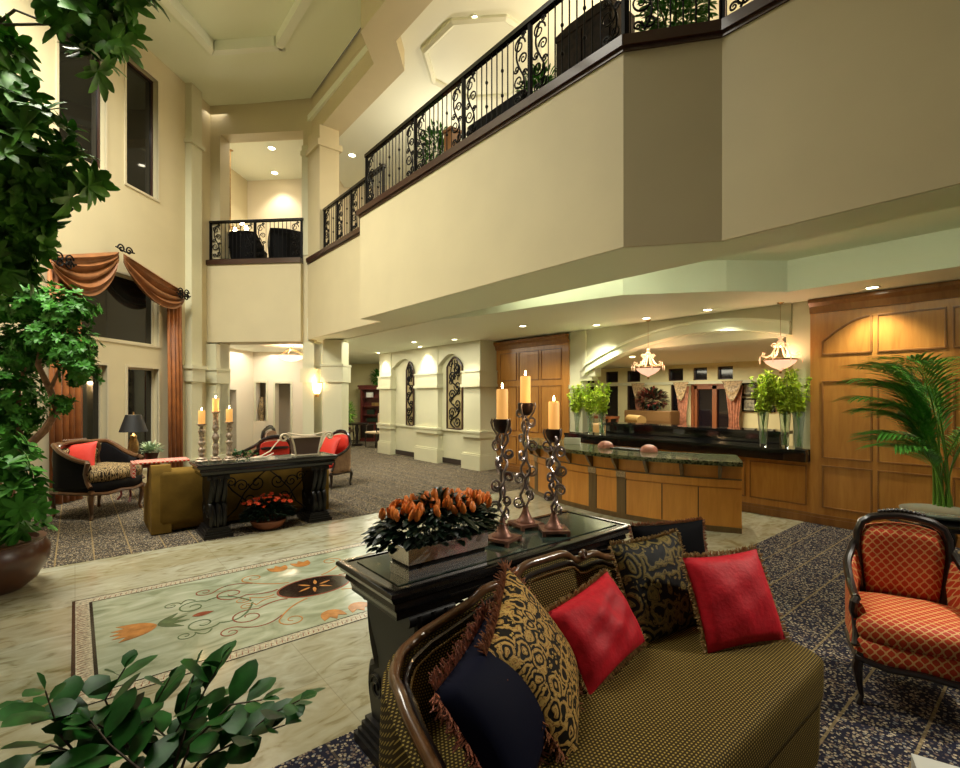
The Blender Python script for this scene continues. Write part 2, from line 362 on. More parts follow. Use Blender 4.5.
    def leaf(s, p, d, up, L, Wd, droop=.25, fold=.18):
        p = Vector(p); d = Vector(d).normalized(); up = Vector(up); sd = d.cross(up)
        if sd.length < 1e-5: sd = d.orthogonal()
        sd.normalize(); nn = sd.cross(d).normalized()
        vs = [p]
        for t, w in ((.3,.8),(.65,1.0),(.9,.5)):
            c = p+d*L*t-nn*L*droop*t*t
            vs += [c+sd*Wd*.5*w+nn*Wd*fold*w, c, c-sd*Wd*.5*w+nn*Wd*fold*w]
        vs.append(p+d*L-nn*L*droop)
        return s._a(vs, [(0,2,1),(0,3,2),(1,2,5,4),(2,3,6,5),(4,5,8,7),(5,6,9,8),(7,8,10),(8,9,10)])
    def build(s, name, m, parent=None, smooth=False, **tags):
        me = bpy.data.meshes.new(name); me.from_pydata(s.v, [], s.f)
        bm = bmesh.new(); bm.from_mesh(me); bmesh.ops.recalc_face_normals(bm, faces=bm.faces[:]); bm.to_mesh(me); bm.free()
        if smooth:
            me.polygons.foreach_set('use_smooth', [True]*len(me.polygons))
            me.set_sharp_from_angle(angle=math.radians(38 if smooth is True else smooth))
        me.materials.append(m); o = bpy.data.objects.new(name, me); C.objects.link(o)
        if parent: o.parent = parent
        for k, v in tags.items(): o[k] = v
        return o
def struct(name, mb, m, smooth=False): return mb.build(name, m, None, smooth, kind='structure')
def thing(name, label, cat, loc=(0,0,0), rz=0, group=None):
    o = bpy.data.objects.new(name, None); C.objects.link(o); o.location = loc; o.rotation_euler = (0,0,rz); o.empty_display_size = .1
    o['label'] = label; o['category'] = cat
    if group: o['group'] = group
    return o
def tag(o, label, cat, group=None):
    o['label'] = label; o['category'] = cat
    if group: o['group'] = group
    return o
def kids(o): return [c for c in C.objects if c.parent == o]
def dup(root, loc=None, rz=None, label=None, group=None, scale=None, par=None):
    r = root.copy(); C.objects.link(r)
    if par: r.parent = par
    if loc is not None: r.location = loc
    if rz is not None: r.rotation_euler = (0,0,rz)
    if scale is not None: r.scale = (scale,)*3 if not isinstance(scale, tuple) else scale
    if label: r['label'] = label
    if group: r['group'] = group
    for ch in kids(root):
        if ch.type == 'LIGHT' or ch.type in ('MESH','EMPTY'): dup(ch, par=r)
    return r
def at(u, v, d):
    """the place at distance d ahead of the standing point, seen in direction (u, v)"""
    X = (u-CXP)/FPX*d; return Vector((.7708*X+.6371*d, -.6371*X+.7708*d, EYE-(v-HYP)/FPX*d))
def spiral(c, u, w, r0, turns, r1=.15, n=26, ph=0, sgn=1):
    c, u, w = Vector(c), Vector(u), Vector(w); P = []
    for i in range(n):
        t = i/(n-1); r = r0*(1-(1-r1)*t); a = ph+sgn*2*PI*turns*t; P.append(c+u*math.cos(a)*r+w*math.sin(a)*r)
    return P
D1 = Vector((.70711, .70711, 0)); C1 = Vector((.70711, -.70711, 0))
# ================================================================== THE SETTING
# floors
m = M(); m.bx(-7, 2.47, -.1, 8.6, 6.88, 0); struct('floor', m, MARBLE)
m = M(); m.bx(-7, -4, -.1, 8.6, 2.47, .004); struct('floor', m, CARP_R)
m = M(); m.bx(-7, 6.88, -.1, 15, 26, .004); struct('floor', m, CARP_L)
m = M(); m.bx(8.6, -4, -.1, 15, 6.88, 0); struct('floor', m, HONEYD)
# marble inlay
X0, X1, Y0, Y1 = -.02, 3.52, 3.66, 5.60
def flat(name, polys, mt, z=.002):
    m = M()
    for i, p in enumerate(polys): m.prism(p, .0, z+(i % 7)*.00012)
    return struct(name, m, mt)
def ring(x0, y0, x1, y1, wx, wy=None):
    wy = wx if wy is None else wy
    return [[(x0,y0),(x1,y0),(x1,y0+wy),(x0,y0+wy)], [(x0,y1-wy),(x1,y1-wy),(x1,y1),(x0,y1)], [(x0,y0+wy),(x0+wx,y0+wy),(x0+wx,y1-wy),(x0,y1-wy)], [(x1-wx,y0+wy),(x1,y0+wy),(x1,y1-wy),(x1-wx,y1-wy)]]
flat('floor_inlay_field', [[(X0,Y0),(X1,Y0),(X1,Y1),(X0,Y1)]], GREENM, .0012)
flat('floor_inlay_border', ring(X0, Y0, X1, Y1, .125), BORDERM, .0020)
flat('floor_inlay_lines', ring(X0, Y0, X1, Y1, .022, .009)+ring(X0+.115, Y0+.115, X1-.115, Y1-.115, .022, .009), INK, .0030)
zig = []
for i in range(44):
    y = Y0+.14+i*(Y1-Y0-.28)/44; zig += [[(X0+.03,y),(X0+.10,y+.018),(X0+.03,y+.006)], [(X1-.03,y),(X1-.10,y+.018),(X1-.03,y+.006)]]
for i in range(84):
    x = X0+.14+i*(X1-X0-.28)/84
    for yy in (Y0+.03, Y1-.095): zig.append([(x,yy),(x+.02,yy+.065),(x+.007,yy)])
flat('floor_inlay_mosaic', zig, RUSTM, .0032)
cx, cy = 1.76, 4.60
def ell(cx, cy, a, b, n=40, rot=0): return [(cx+a*math.cos(2*PI*k/n)*math.cos(rot)-b*math.sin(2*PI*k/n)*math.sin(rot), cy+a*math.cos(2*PI*k/n)*math.sin(rot)+b*math.sin(2*PI*k/n)*math.cos(rot)) for k in range(n)]
flat('floor_inlay_medallion_rim', [ell(cx, cy, .345, .235)], RUSTM, .0030)
flat('floor_inlay_medallion', [ell(cx, cy, .325, .215)], BROWNM, .0040)
def petalpoly(x, y, L, Wd, a):
    P = []
    for t in range(9):
        s_ = t/8; P.append((s_*L, Wd/2*math.sin(PI*s_**.8)))
    for t in range(7, 0, -1):
        s_ = t/8; P.append((s_*L, -Wd/2*math.sin(PI*s_**.8)))
    return [(x+p*math.cos(a)-q*math.sin(a), y+p*math.sin(a)+q*math.cos(a)) for p, q in P]
flat('floor_inlay_scrolls', [petalpoly(cx+math.cos(a)*.05, cy+math.sin(a)*.03, .13, .032, a) for a in (.3, 1.25, 2.3, 3.5, 4.4, 5.5)], OCHRE, .0048)
def vine(m, pts, w):
    pts = [Vector((p[0], p[1], 0)) for p in pts]; L = []; R = []
    for i, p in enumerate(pts):
        t = (pts[min(i+1, len(pts)-1)]-pts[max(i-1, 0)]).normalized(); n_ = Vector((-t.y, t.x, 0)); ww = w*(1-.55*i/len(pts)); L.append(p+n_*ww); R.append(p-n_*ww)
    n_ = len(L)
    for i in range(n_-1): m.prism([tuple(L[i][:2]), tuple(R[i][:2]), tuple(R[i+1][:2]), tuple(L[i+1][:2])], .0005, .0034)
def vcurve(x, y, a, L, bend, curl, n=34):
    P = [(x, y)]
    for i in range(n):
        t = i/n; a += (bend*(1-t)+curl*t**3)/n; st = L/n*(1-.55*t); x += math.cos(a)*st; y += math.sin(a)*st; P.append((x, y))
    return P
mo, mg, mr = M(), M(), M()
def bez(a, b, c_, n=16): return [((1-t)**2*a[0]+2*t*(1-t)*b[0]+t*t*c_[0], (1-t)**2*a[1]+2*t*(1-t)*b[1]+t*t*c_[1]) for t in [k/n for k in range(n)]]
for sx in (-1, 1):
    for sy in (-1, 1):
        for (c0, r0, ph, sg, st_, ct_, mm, w_) in (((.66,.30),.15,-2.3,1,(.30,.14),(.38,.08),mr,.009),((.98,.20),.13,2.6,-1,(.56,.02),(.70,.38),mg,.009),((.40,.58),.11,-.9,1,(.16,.24),(.34,.30),mo,.008),((.84,.50),.09,-2.6,1,(.44,.44),(.62,.62),mr,.007),((1.12,.34),.07,3.4,-1,(.94,.34),(1.0,.46),mg,.006),((.62,.08),.07,2.8,1,(.36,.04),(.44,-.02),mo,.006)):
            sp_ = spiral((c0[0],c0[1],0), (1,0,0), (0,1,0), r0, 1.35, .18, 26, ph, sg); q_ = [(p.x, p.y) for p in sp_]
            P = bez(st_, ct_, q_[0])+q_; vine(mm, [(cx+sx*p[0], cy+sy*p[1]) for p in P], w_)
struct('floor_inlay_vine_ochre', mo, OCHRE); struct('floor_inlay_vine_green', mg, GREEND); struct('floor_inlay_vine_rust', mr, RUSTM)
pet, grn, rus = [], [], []
for sx in (-1, 1):
    bx_, by_ = cx+sx*1.36, cy; a0 = 0 if sx > 0 else PI
    for da in (-.55, -.25, 0, .25, .55): pet.append(petalpoly(bx_-sx*.10, by_, .30, .10, a0+da))
    for da in (2.4, 2.9, -2.4, -2.9): grn.append(petalpoly(bx_-sx*.10, by_, .22, .055, a0+da))
    rus.append(petalpoly(cx+sx*1.02, by_, .16, .08, a0+PI))
    for sy in (-1, 1):
        for da in (-.5, 0, .5): pet.append(petalpoly(cx+sx*.12, cy+sy*.60, .20, .09, (PI/2+da) if sy > 0 else -(PI/2+da)))
flat('floor_inlay_flowers', pet, OCHRE, .0038); flat('floor_inlay_leaves', grn, GREEND, .0036); flat('floor_inlay_buds', rus, RUSTM, .0038)

# walls with openings: s runs along direction u, thickness w
def wall(name, o, u, w, s0, s1, z0, z1, holes, mt, extra=None):
    m = M(); o, u, w = Vector(o), Vector(u), Vector(w)
    S = sorted({s0, s1, *[h[0] for h in holes], *[h[1] for h in holes]}); Z = sorted({z0, z1, *[h[2] for h in holes], *[h[3] for h in holes]})
    for i in range(len(S)-1):
        runs = []
        for j in range(len(Z)-1):
            cs, cz = (S[i]+S[i+1])/2, (Z[j]+Z[j+1])/2
            if not any(h[0] < cs < h[1] and h[2] < cz < h[3] for h in holes):
                if runs and abs(runs[-1][1]-Z[j]) < 1e-6: runs[-1][1] = Z[j+1]
                else: runs.append([Z[j], Z[j+1]])
        for a, b in runs: m.vprism([(S[i],a),(S[i+1],a),(S[i+1],b),(S[i],b)], o, u, w)
    return struct(name, m, mt)
# left wall along D1 through (0, 11.2)
OL = Vector((0, 11.2, 0)); NL = Vector((.7071, -.7071, 0))          # NL points into the atrium
S_ = lambda x: x*1.41421
wall('wall_left', OL, D1, -NL*.30, -6.5, S_(2.66), 0, 9.25, [(S_(-.15), S_(.46), .3, 2.40), (S_(.80), S_(1.38), .3, 2.40), (S_(-.15), S_(1.38), 2.90, 4.22), (S_(-.22), S_(.44), 6.05, 8.56), (S_(.78), S_(1.37), 6.05, 8.60)], WALL)
nwin = 0
for x0, x1, z0, z1 in [(-.15,.46,.3,2.40),(.80,1.38,.3,2.40),(-.15,1.38,2.90,4.22),(-.22,.44,6.05,8.56),(.78,1.37,6.05,8.60)]:
    nwin += 1; a, b = S_(x0), S_(x1); o = OL-NL*.13
    m = M(); m.vprism([(a,z0),(b,z0),(b,z1),(a,z1)], o, D1, -NL*.012); g_ = struct('window_%d' % nwin, m, GLASSN)
    m = M(); t = .035
    for r in ((a,b,z0,z0+t),(a,b,z1-t,z1),(a,a+t,z0,z1),(b-t,b,z0,z1)): m.vprism([(r[0],r[2]),(r[1],r[2]),(r[1],r[3]),(r[0],r[3])], o+NL*.03, D1, -NL*.05)
    m.build('window_frame', TRIMD if z0 > 5 else FRAMEW, g_)
    m = M(); t = .045
    for r in ((a-t,b+t,z0-t,z0),(a-t,b+t,z1,z1+t),(a-t,a,z0,z1),(b,b+t,z0,z1)): m.vprism([(r[0],r[2]),(r[1],r[2]),(r[1],r[3]),(r[0],r[3])], OL+NL*.02, D1, -NL*.04)
    m.build('window_casing', FRAMEW, g_)
m = M(); m.bx(-7.2, 2, 0, -7, 8, 9.25); struct('wall_left', m, WALL)
# pier closing the left wall
m = M(); m.vprism([(S_(1.98),0),(S_(2.24),0),(S_(2.24),9.2),(S_(1.98),9.2)], OL+NL*.16, D1, -NL*.18)
for z0, z1, e in ((2.16,2.46,.05),(2.46,2.54,.09),(0,.35,.05),(7.72,7.80,.05)): m.vprism([(S_(1.98)-e,z0),(S_(2.24)+e,z0),(S_(2.24)+e,z1),(S_(1.98)-e,z1)], OL+NL*(.16+e), D1, -NL*(.18+e))
struct('wall_left_pier', m, WALLP)
# facet wall across the end: from F0 along C1
F0 = Vector((2.625, 13.825, 0)); NF = Vector((-.7071, -.7071, 0))
wall('wall_back', F0, C1, -NF*.40, -.3, 2.72, 3.15, 9.25, [(.26, 2.43, 5.08, 8.38)], WALL)
wall('wall_back', F0, C1, -NF*.40, -.3, 2.72, 0, 3.15, [(.26, 2.43, 0, 3.15)], WALLP)
def facebox(m, s0, s1, z0, z1, out_, dep, o=F0, u=C1, n=NF): m.vprism([(s0,z0),(s1,z0),(s1,z1),(s0,z1)], o+n*out_, u, -n*dep)
m = M(); facebox(m, -.05, 2.43, 3.16, 5.08, .14, .16); struct('wall_back_parapet', m, WALL)
m = M(); facebox(m, -.09, 2.43, 5.08, 5.20, .18, .50); struct('trim_1', m, TRIMD)
m = M()
facebox(m, -.12, .26, 0, 3.12, .16, .5); facebox(m, -.15, .30, 2.14, 2.46, .20, .56); facebox(m, -.17, .32, 2.46, 2.52, .23, .58); facebox(m, -.15, .30, 0, .35, .20, .56)
facebox(m, 2.43, 2.72, 0, 3.12, .03, .5); facebox(m, 2.38, 2.76, 2.16, 2.50, .07, .58)
facebox(m, 2.38, 2.80, 7.74, 7.86, .05, .12); facebox(m, 2.40, 2.76, 5.3, 8.0, .02, .06)
struct('wall_back_pilasters', m, WALLP)
# right side of the atrium: wall below the upper gallery and its parapets
PATH = [(4.42,12.0),(4.42,8.27),(4.0,8.27),(4.0,2.71),(4.53,2.03),(4.53,-3.6)]
def offs(path, d):
    P = [Vector((p[0],p[1],0)) for p in path]; R = []
    for i in range(len(P)):
        a = P[i]-P[max(i-1,0)]; b = P[min(i+1,len(P)-1)]-P[i]
        if i == 0: a = b
        if i == len(P)-1: b = a
        a.normalize(); b.normalize(); na = Vector((-a.y,a.x,0)); nb = Vector((-b.y,b.x,0)); n_ = (na+nb).normalized(); R.append(tuple((P[i]+n_*d/max(.4, n_.dot(na)))[:2]))
    return R
IN = offs(PATH, .28)
m = M(); m.prism(PATH+IN[::-1], 3.22, 5.08); struct('wall_right_parapet', m, WALL)
TO, TI = offs(PATH, -.05), offs(PATH, .33)
m = M(); m.prism(TO+TI[::-1], 5.10, 5.20); m.prism(offs(PATH,-.02)+offs(PATH,.30)[::-1], 5.06, 5.10); struct('trim_2', m, TRIMD)
# gallery slab with the low soffit (z 3.22) under its edge, tray recess (3.6) behind, low lobby ceiling (3.2)
soff = offs(PATH, .02)+[(5.05,-3.6),(5.05,12.0)]
m = M(); m.prism(soff, 3.215, 3.62); struct('ceiling_soffit', m, CEIL)
m = M(); m.bx(5.05, -3.6, 3.60, 7.6, 7.4, 3.75); struct('ceiling_tray', m, CEIL)
m = M(); m.prism([(5.05,-3.6),(5.20,-3.6),(5.20,6.6),(5.05,6.75)], 3.50, 3.60); struct('ceiling_tray_cove', m, CEILW)
low = [(7.22,-3.6),(7.25,2.40),(6.60,2.90),(5.75,3.90),(5.48,5.2),(5.30,6.6),(5.05,7.2),(5.05,12.0),(4.42,12.0),(4.42,12.1),(9.2,26),(14,26),(14,7.35),(8.36,7.35),(8.36,-3.6)]
m = M(); m.prism(low, 3.19, 3.75); struct('ceiling_lobby', m, CEILW)
m = M(); m.prism([(1.0,14.6),(F0.x-.1,F0.y+.3),(4.6,11.85),(9.2,16),(9.2,26),(-1,26),(-1,16)], 3.30, 3.55); struct('ceiling_rear_hall', m, CEILW)
m = M(); m.prism([(4.3,12.15),(4.8,12.15),(13.9,18.4),(13.9,25.9),(4.0,25.9)], 3.76, 3.9); struct('ceiling_rear_hall_cap', m, CEILW)
# upper storey: floor slab, walls, ceiling
m = M(); m.prism(offs(PATH,.29)+[(13,-3.6),(13,26),(4,26),(4,15)], 4.95, 5.05); struct('floor_upper', m, CARP_L)
m = M(); m.prism([(F0.x-.1,F0.y+.6),(4.8,12.2),(9,16.4),(5,24),(-2,18)], 4.9, 5.05); struct('floor_upper_lounge', m, CARP_L)
m = M(); m.prism([(2.0,15.0),(4.9,12.3),(8,15.4),(4,20),(0,18)], 8.95, 9.1); struct('ceiling_upper_lounge', m, CEILW)
wall('wall_upper_lounge', (2.2,19.6,0), C1, D1*.2, 0, 8, 5.05, 9.0, [], HALLP)
wall('wall_upper_lounge', (1.6,14.6,0), D1, NF*.0-C1*.2, .0, 6.2, 5.05, 9.0, [], WALL)
wall('wall_upper_hall', (10.3,-3.6,0), (0,1,0), (.2,0,0), 0, 26, 5.05, 9.0, [], HALLP)
m = M(); m.prism([(4.42,8.5),(4.0,8.1),(4.0,-3.6),(10.4,-3.6),(10.4,16),(7.5,16),(4.42,12.2)], 8.60, 8.75); struct('ceiling_upper_hall', m, CEILW)
# octagonal moulding in the upper hall ceiling
o8 = [(6.4+1.3*math.cos(PI/8+k*PI/4), 7.6+1.3*math.sin(PI/8+k*PI/4), 8.60) for k in range(8)]
m = M(); m.sweep(o8, [(0,0),(.12,0),(.12,-.05),(.06,-.09),(0,-.05)], closed=True); struct('ceiling_moulding_upper_hall', m, CEILW)
# atrium top: beam along the gallery, clerestory, ceiling with a tray
BP = [(4.50,11.95),(4.42,8.55),(3.86,7.95),(3.86,-3.6)]
BI = [(5.02,11.9),(4.98,8.35),(4.45,7.75),(4.45,-3.6)]
m = M(); m.prism(BP+BI[::-1], 8.20, 8.85); struct('ceiling_beam', m, WALL)
m = M(); m.prism([(4.50,12.0),(4.42,8.75),(4.62,8.7),(4.72,12.0)], 8.85, 9.2); m.prism([(4.42,8.78),(4.42,-3.6),(4.6,-3.6),(4.6,8.78)], 8.85, 11.0); struct('wall_clerestory', m, WALL)
AC = [(-7,-3.6),(4.35,-3.6),(4.35,8.7),(4.45,11.9),(2.66,13.86),(-6.9,4.3)]
TR = [(-3.0,-1.6),(3.24,-1.6),(3.24,10.55),(2.25,11.55),(-3.0,6.4)]
m = M()
n_ = len(AC)
m.prism([AC[0],AC[1],(4.35,8.7),TR[2],TR[1],TR[0]], 9.12, 9.3); m.prism([AC[2],AC[3],AC[4],TR[3],TR[2]], 9.12, 9.3); m.prism([AC[4],AC[5],AC[0],TR[0],TR[4],TR[3]], 9.12, 9.3)
m.prism([(-3.6,-2.2),(3.8,-2.2),(3.8,10.9),(2.4,12.2),(-3.6,6.8)], 9.295, 9.5)
struct('ceiling', m, CEIL)
m = M()
cxx, cyy = .4, 4.6
for i in range(5):
    a, b = TR[i], TR[(i+1) % 5]; A, B = Vector((a[0],a[1],0)), Vector((b[0],b[1],0)); u_ = (B-A).normalized(); n2 = Vector((-u_.y,u_.x,0))
    e = .05; q = [A-u_*.12-n2*.12, B+u_*.12-n2*.12, B-u_*e+n2*.035, A+u_*e+n2*.035]; m.prism([tuple(v[:2]) for v in q], 9.08, 9.33)
struct('trim_3', m, CEILW)
# corner pier of the gallery and the free column under it
m = M(); m.prism([(4.42,12.02),(4.42,11.25),(4.9,11.25),(4.9,11.55),(4.66,12.02)], 5.05, 8.2)
m.prism([(4.36,12.0),(4.36,11.2),(4.96,11.2),(4.96,11.6),(4.66,12.06)], 7.70, 7.84)
struct('wall_right_pier', m, WALL)
m = M(); q = .21; c0 = Vector((4.98,11.62))
def sq(c, h): 
    return [(c[0]+(a*.7708-b*.6371)*h*0+a*h*1.0*math.cos(0)-0, c[1]+b*h) for a, b in ((-1,-1),(1,-1),(1,1),(-1,1))]
def dsq(c, h): return [(c[0]+h*1.41*math.cos(PI/2*k+PI/4-PI/4*0+PI/4*1), c[1]+h*1.41*math.sin(PI/2*k+PI/4+PI/4)) for k in range(4)]
for h_, z0, z1 in ((.235,0,3.19),(.275,2.16,2.55),(.29,2.55,2.60),(.275,0,.35)): m.prism(dsq(c0, h_*1.0), z0, z1)
struct('wall_column', m, WALLP)
# rear hall behind the facet wall
wall('wall_rear_hall', Vector((2.0,20.0,0)), C1, D1*.25, -2.2, 6.4, 0, 3.75, [(3.75,4.10,1.0,2.28),(4.42,4.95,0,2.25)], HALLP)
wall('wall_rear_hall', Vector((2.0,20.0,0))+D1*.9, C1, D1*.1, 1.5, 6.2, 0, 3.3, [], HALLP)
wall('wall_rear_hall', (1.9,14.74,0), D1, -C1*.2, -.4, 3.8, 0, 3.5, [(2.1,2.85,0,2.03)], HALLP)
wall('wall_rear_hall', (1.1,15.54,0), D1, -C1*.1, 1.0, 4.2, 0, 3.5, [], HALLP)
for k, (a, b, c_, d_) in enumerate([(3.75,4.10,1.0,2.28),(4.42,4.95,0,2.25)]):
    m = M(); t = .06; o = Vector((2.0,20.0,0))-D1*.02
    for r in ((a-t,b+t,d_,d_+t),(a-t,a,c_,d_),(b,b+t,c_,d_)): m.vprism([(r[0],r[2]),(r[1],r[2]),(r[1],r[3]),(r[0],r[3])], o, C1, D1*.04)
    struct('trim_%d' % (4+k), m, WALLP)
# far end of the lobby (cabinet wall) and side
wall('wall_back_lobby', Vector((6.8,21.4,0)), C1, D1*.2, -.2, 9, 0, 3.7, [], YEL)
# pilastered wall on the right of the lobby, plane x 7.75
m = M(); m.bx(7.75, 9.34, 0, 8.5, 14.6, 3.22)
wall('wall_rear_hall', (6.52,15.5,0), (0,1,0), (-.2,0,0), 0, 9, 0, 3.75, [], HALLP)
struct('wall_right_lobby', m, WALLP)
m = M()
PIL = [(13.55,14.30),(11.0,12.08),(9.19,9.85)]
for a, b in PIL:
    k0 = len(m.v)
    m.bx(7.60, a, 0, 7.76, b, 3.2); m.bx(7.55, a-.04, 0, 7.76, b+.04, .36); m.bx(7.57, a-.02, .36, 7.76, b+.02, .40)
    m.bx(7.54, a-.05, .80, 7.76, b+.05, .95); m.bx(7.52, a-.07, .91, 7.76, b+.07, .96)
    m.bx(7.56, a-.03, 2.10, 7.76, b+.03, 2.42); m.bx(7.53, a-.06, 2.05, 7.76, b+.06, 2.12); m.bx(7.54, a-.05, 2.42, 7.76, b+.05, 2.46)
    if a < 10: m.v[k0:] = [(8.16 if abs(p[0]-7.76) < 1e-4 else p[0], p[1], p[2]) for p in m.v[k0:]]
m.bx(7.70, 9.85, .90, 7.76, 13.55, .96)
struct('wall_right_pilasters', m, WALLP)
m = M()
for a, b in ((12.75,13.50),(10.30,10.98)):   # arched heads over the iron panels
    pass
m = M(); m.bx(7.73, 12.12, 0.02, 7.76, 13.51, .16); m.bx(7.73, 9.89, .02, 7.76, 10.96, .16); struct('baseboard_right', m, BASEG)
# arched niches' soffit edge between pilasters
m = M()
for a, b in ((12.08,13.55),(9.85,11.0)):
    pts = [(a, 3.2)]+[(a+(b-a)*k/14, 2.66+.28*math.sin(PI*k/14)) for k in range(15)]+[(b, 3.2)]
    m.vprism(pts, (7.62,0,0), (0,1,0), (.13,0,0))
struct('wall_right_niche_arches', m, WALLP)

# honey wood wall on the right and on the left of the reception opening
def panels(name, y0, y1, z1, cells, x=8.13, arch=None):
    m = M(); m.bx(x, y0, 0, x+.25, y1, z1)
    struct(name, m, HONEY)
    m = M()
    for (a, b, c_, d_, kind) in cells:        # raised moulding frames around each field
        P = [(x, a, c_), (x, b, c_)]
        if kind == 'archL':  # rises from b down towards a ... curve on top
            top = [(x, b+(a-b)*k/10, d_-.30*(1-math.sin(PI/2*k/10))) for k in range(11)]
        elif kind == 'archR':
            top = [(x, b+(a-b)*k/10, d_-.30*(1-math.cos(PI/2*k/10))) for k in range(11)]
        else: top = [(x, b, d_), (x, a, d_)]
        loop = [(x-.004, a, c_), (x-.004, b, c_)]+[(x-.004, p[1], p[2]) for p in top]
        m.tube(loop+[loop[0]], .016, 5)
    struct(name+'_moulding', m, HONEYD, True)
    m = M(); pr = [(0,0),(.10,0),(.10,-.05),(.05,-.10),(.03,-.19),(0,-.19)]
    m.sweep([(x,y0-.1 if y0 < 0 else y0,z1+.13),(x,y1,z1+.13)], [(p, q) for p, q in pr]); struct(name+'_crown', m, HONEYD)
    m = M(); m.bx(x-.03, y0, 0, x, y1, .10); m.bx(x-.018, y0, .10, x, y1, .14); struct('baseboard_right', m, HONEYD)
cR = []
for (a, b) in ((1.68,2.27),(.96,1.65),(.25,.93),(-.45,.22),(-1.2,-.5)):
    k1 = 'archL' if b > 2 else ('archR' if a < -1 else 0)
    cR += [(a+.02,b-.02,.25,.83,0),(a+.02,b-.02,.95,2.02,0),(a+.02,b-.02,2.40,2.88,k1)]
panels('wall_right_panelling', -3.6, 2.40, 3.05, cR)
cL = []
for (a, b) in ((8.45,9.05),(7.72,8.40),(7.05,7.68)): cL += [(a+.02,b-.02,.20,.86,0),(a+.02,b-.02,1.0,2.05,0),(a+.02,b-.02,2.2,2.86,0)]
panels('wall_right_panelling', 6.86, 9.24, 3.02, cL)
# base panelling under the counter ledge
m = M(); m.bx(8.15, 2.40, 0, 8.4, 6.86, .86); struct('wall_right_base', m, HONEY)
m = M()
for a in (2.46, 3.30, 4.14, 4.98, 5.82): m.tube([(8.148,a,.24),(8.148,a+.76,.24),(8.148,a+.76,.80),(8.148,a,.80),(8.148,a,.24)], .014, 5)
struct('wall_right_base_moulding', m, HONEYD, True)
m = M(); m.bx(8.12, 2.40, 0, 8.15, 6.86, .10); m.bx(8.13, 2.40, .10, 8.15, 6.86, .14); struct('baseboard_right', m, HONEYD)
# columns beside the opening, with bracket capitals, and the arch between
for (a, b, sgn) in ((2.40,2.63,1),(6.52,6.86,-1)):
    m = M(); m.bx(8.16, a, 1.06, 8.34, b, 3.19)
    if sgn > 0: m.bx(8.20, b, 2.3, 8.34, b+.10, 3.19)
    else:
        m.bx(8.14, a-.10, 2.42, 8.34, a, 3.19); m.bx(8.13, a-.34, 2.22, 8.34, a, 2.42); m.bx(8.14, a-.26, 2.14, 8.34, a, 2.24); m.bx(8.13, a-.04, 1.98, 8.34, b+.02, 2.06)
    struct('wall_right_column', m, WALLP)
def archz(y): return 2.90-.60*((y-3.95)/2.45)**2
ys = [6.42-(6.42-2.66)*k/24 for k in range(25)]
m = M(); m.vprism([(6.42,3.19)]+[(y, archz(y)+.16) for y in ys]+[(2.66,3.19)], (8.17,0,0), (0,1,0), (.15,0,0)); struct('wall_right_arch', m, WALLP)
m = M(); pts = [(y, archz(y)+.17) for y in ys]; m.vprism(pts+[(y, archz(y)) for y in ys[::-1]], (8.11,0,0), (0,1,0), (.24,0,0)); m.vprism([(y, archz(y)+.185) for y in ys]+[(y, archz(y)+.145) for y in ys[::-1]], (8.08,0,0), (0,1,0), (.05,0,0)); m.vprism([(y, archz(y)+.02) for y in ys]+[(y, archz(y)-.015) for y in ys[::-1]], (8.09,0,0), (0,1,0), (.25,0,0)); struct('trim_7', m, CEIL)
# room beyond the reception: ceiling, side walls, window wall
m = M(); m.bx(8.36, -3.6, 2.72, 13.7, 12.5, 2.85); m.bx(8.30, 2.0, 2.85, 8.4, 7.35, 3.3); struct('ceiling_reception_room', m, CEILW)
win = [(8.48,8.95,2.27,2.62),(9.28,9.75,2.27,2.62),(7.10,7.55,2.27,2.62),(6.41,6.80,2.27,2.62),(5.72,6.12,2.27,2.62),(8.60,8.95,.3,2.15),(9.28,9.78,.3,2.15),(7.10,7.48,.3,2.15),(5.66,6.78,0,2.12),(10.2,10.7,2.27,2.62),(10.2,10.7,.3,2.15)]
wall('wall_window_side', (13.4,0,0), (0,1,0), (.25,0,0), -3.6, 12.5, 0, 2.8, win, YEL)
m = M(); m.bx(13.34, 4.9, 2.16, 13.40, 12.4, 2.24); struct('trim_8', m, WALLP)
nw = nwin
for (a, b, c_, d_) in win:
    if c_ == 0: continue
    nw += 1; m = M(); m.bx(13.50, a, c_, 13.52, b, d_); w_ = struct('window_%d' % nw, m, NIGHTW)
    m = M(); t = .03
    for r in ((a,b,c_,c_+t),(a,b,d_-t,d_),(a,a+t,c_,d_),(b-t,b,c_,d_)): m.bx(13.44, r[0], r[2], 13.50, r[1], r[3])
    m.build('window_frame', TRIMD, w_)
# double door
m = M(); m.bx(13.50, 5.66, 0, 13.54, 6.78, 2.12); dd = struct('door_1', m, NIGHTW)
m = M()
for r in ((5.66,5.74,0,2.12),(6.70,6.78,0,2.12),(6.16,6.22,0,2.12),(6.22,6.28,0,2.12),(5.66,6.78,2.02,2.12),(5.66,6.78,0,.3)): m.bx(13.42, r[0], r[2], 13.50, r[1], r[3])
m.build('door_frame', DOORW, dd)
m = M(); m.bx(13.38, 5.58, 0, 13.42, 5.66, 2.2); m.bx(13.38, 6.78, 0, 13.42, 6.86, 2.2); m.bx(13.38, 5.58, 2.12, 13.42, 6.86, 2.2); m.build('door_casing', DOORW, dd)
m = M(); m.bx(8.4, 12.3, 0, 13.6, 12.5, 2.8); m.bx(8.4, 7.2, 0, 8.6, 12.4, 2.8); m.bx(8.36, -3.6, 0, 13.6, -3.5, 2.8); struct('wall_reception_room', m, YEL)
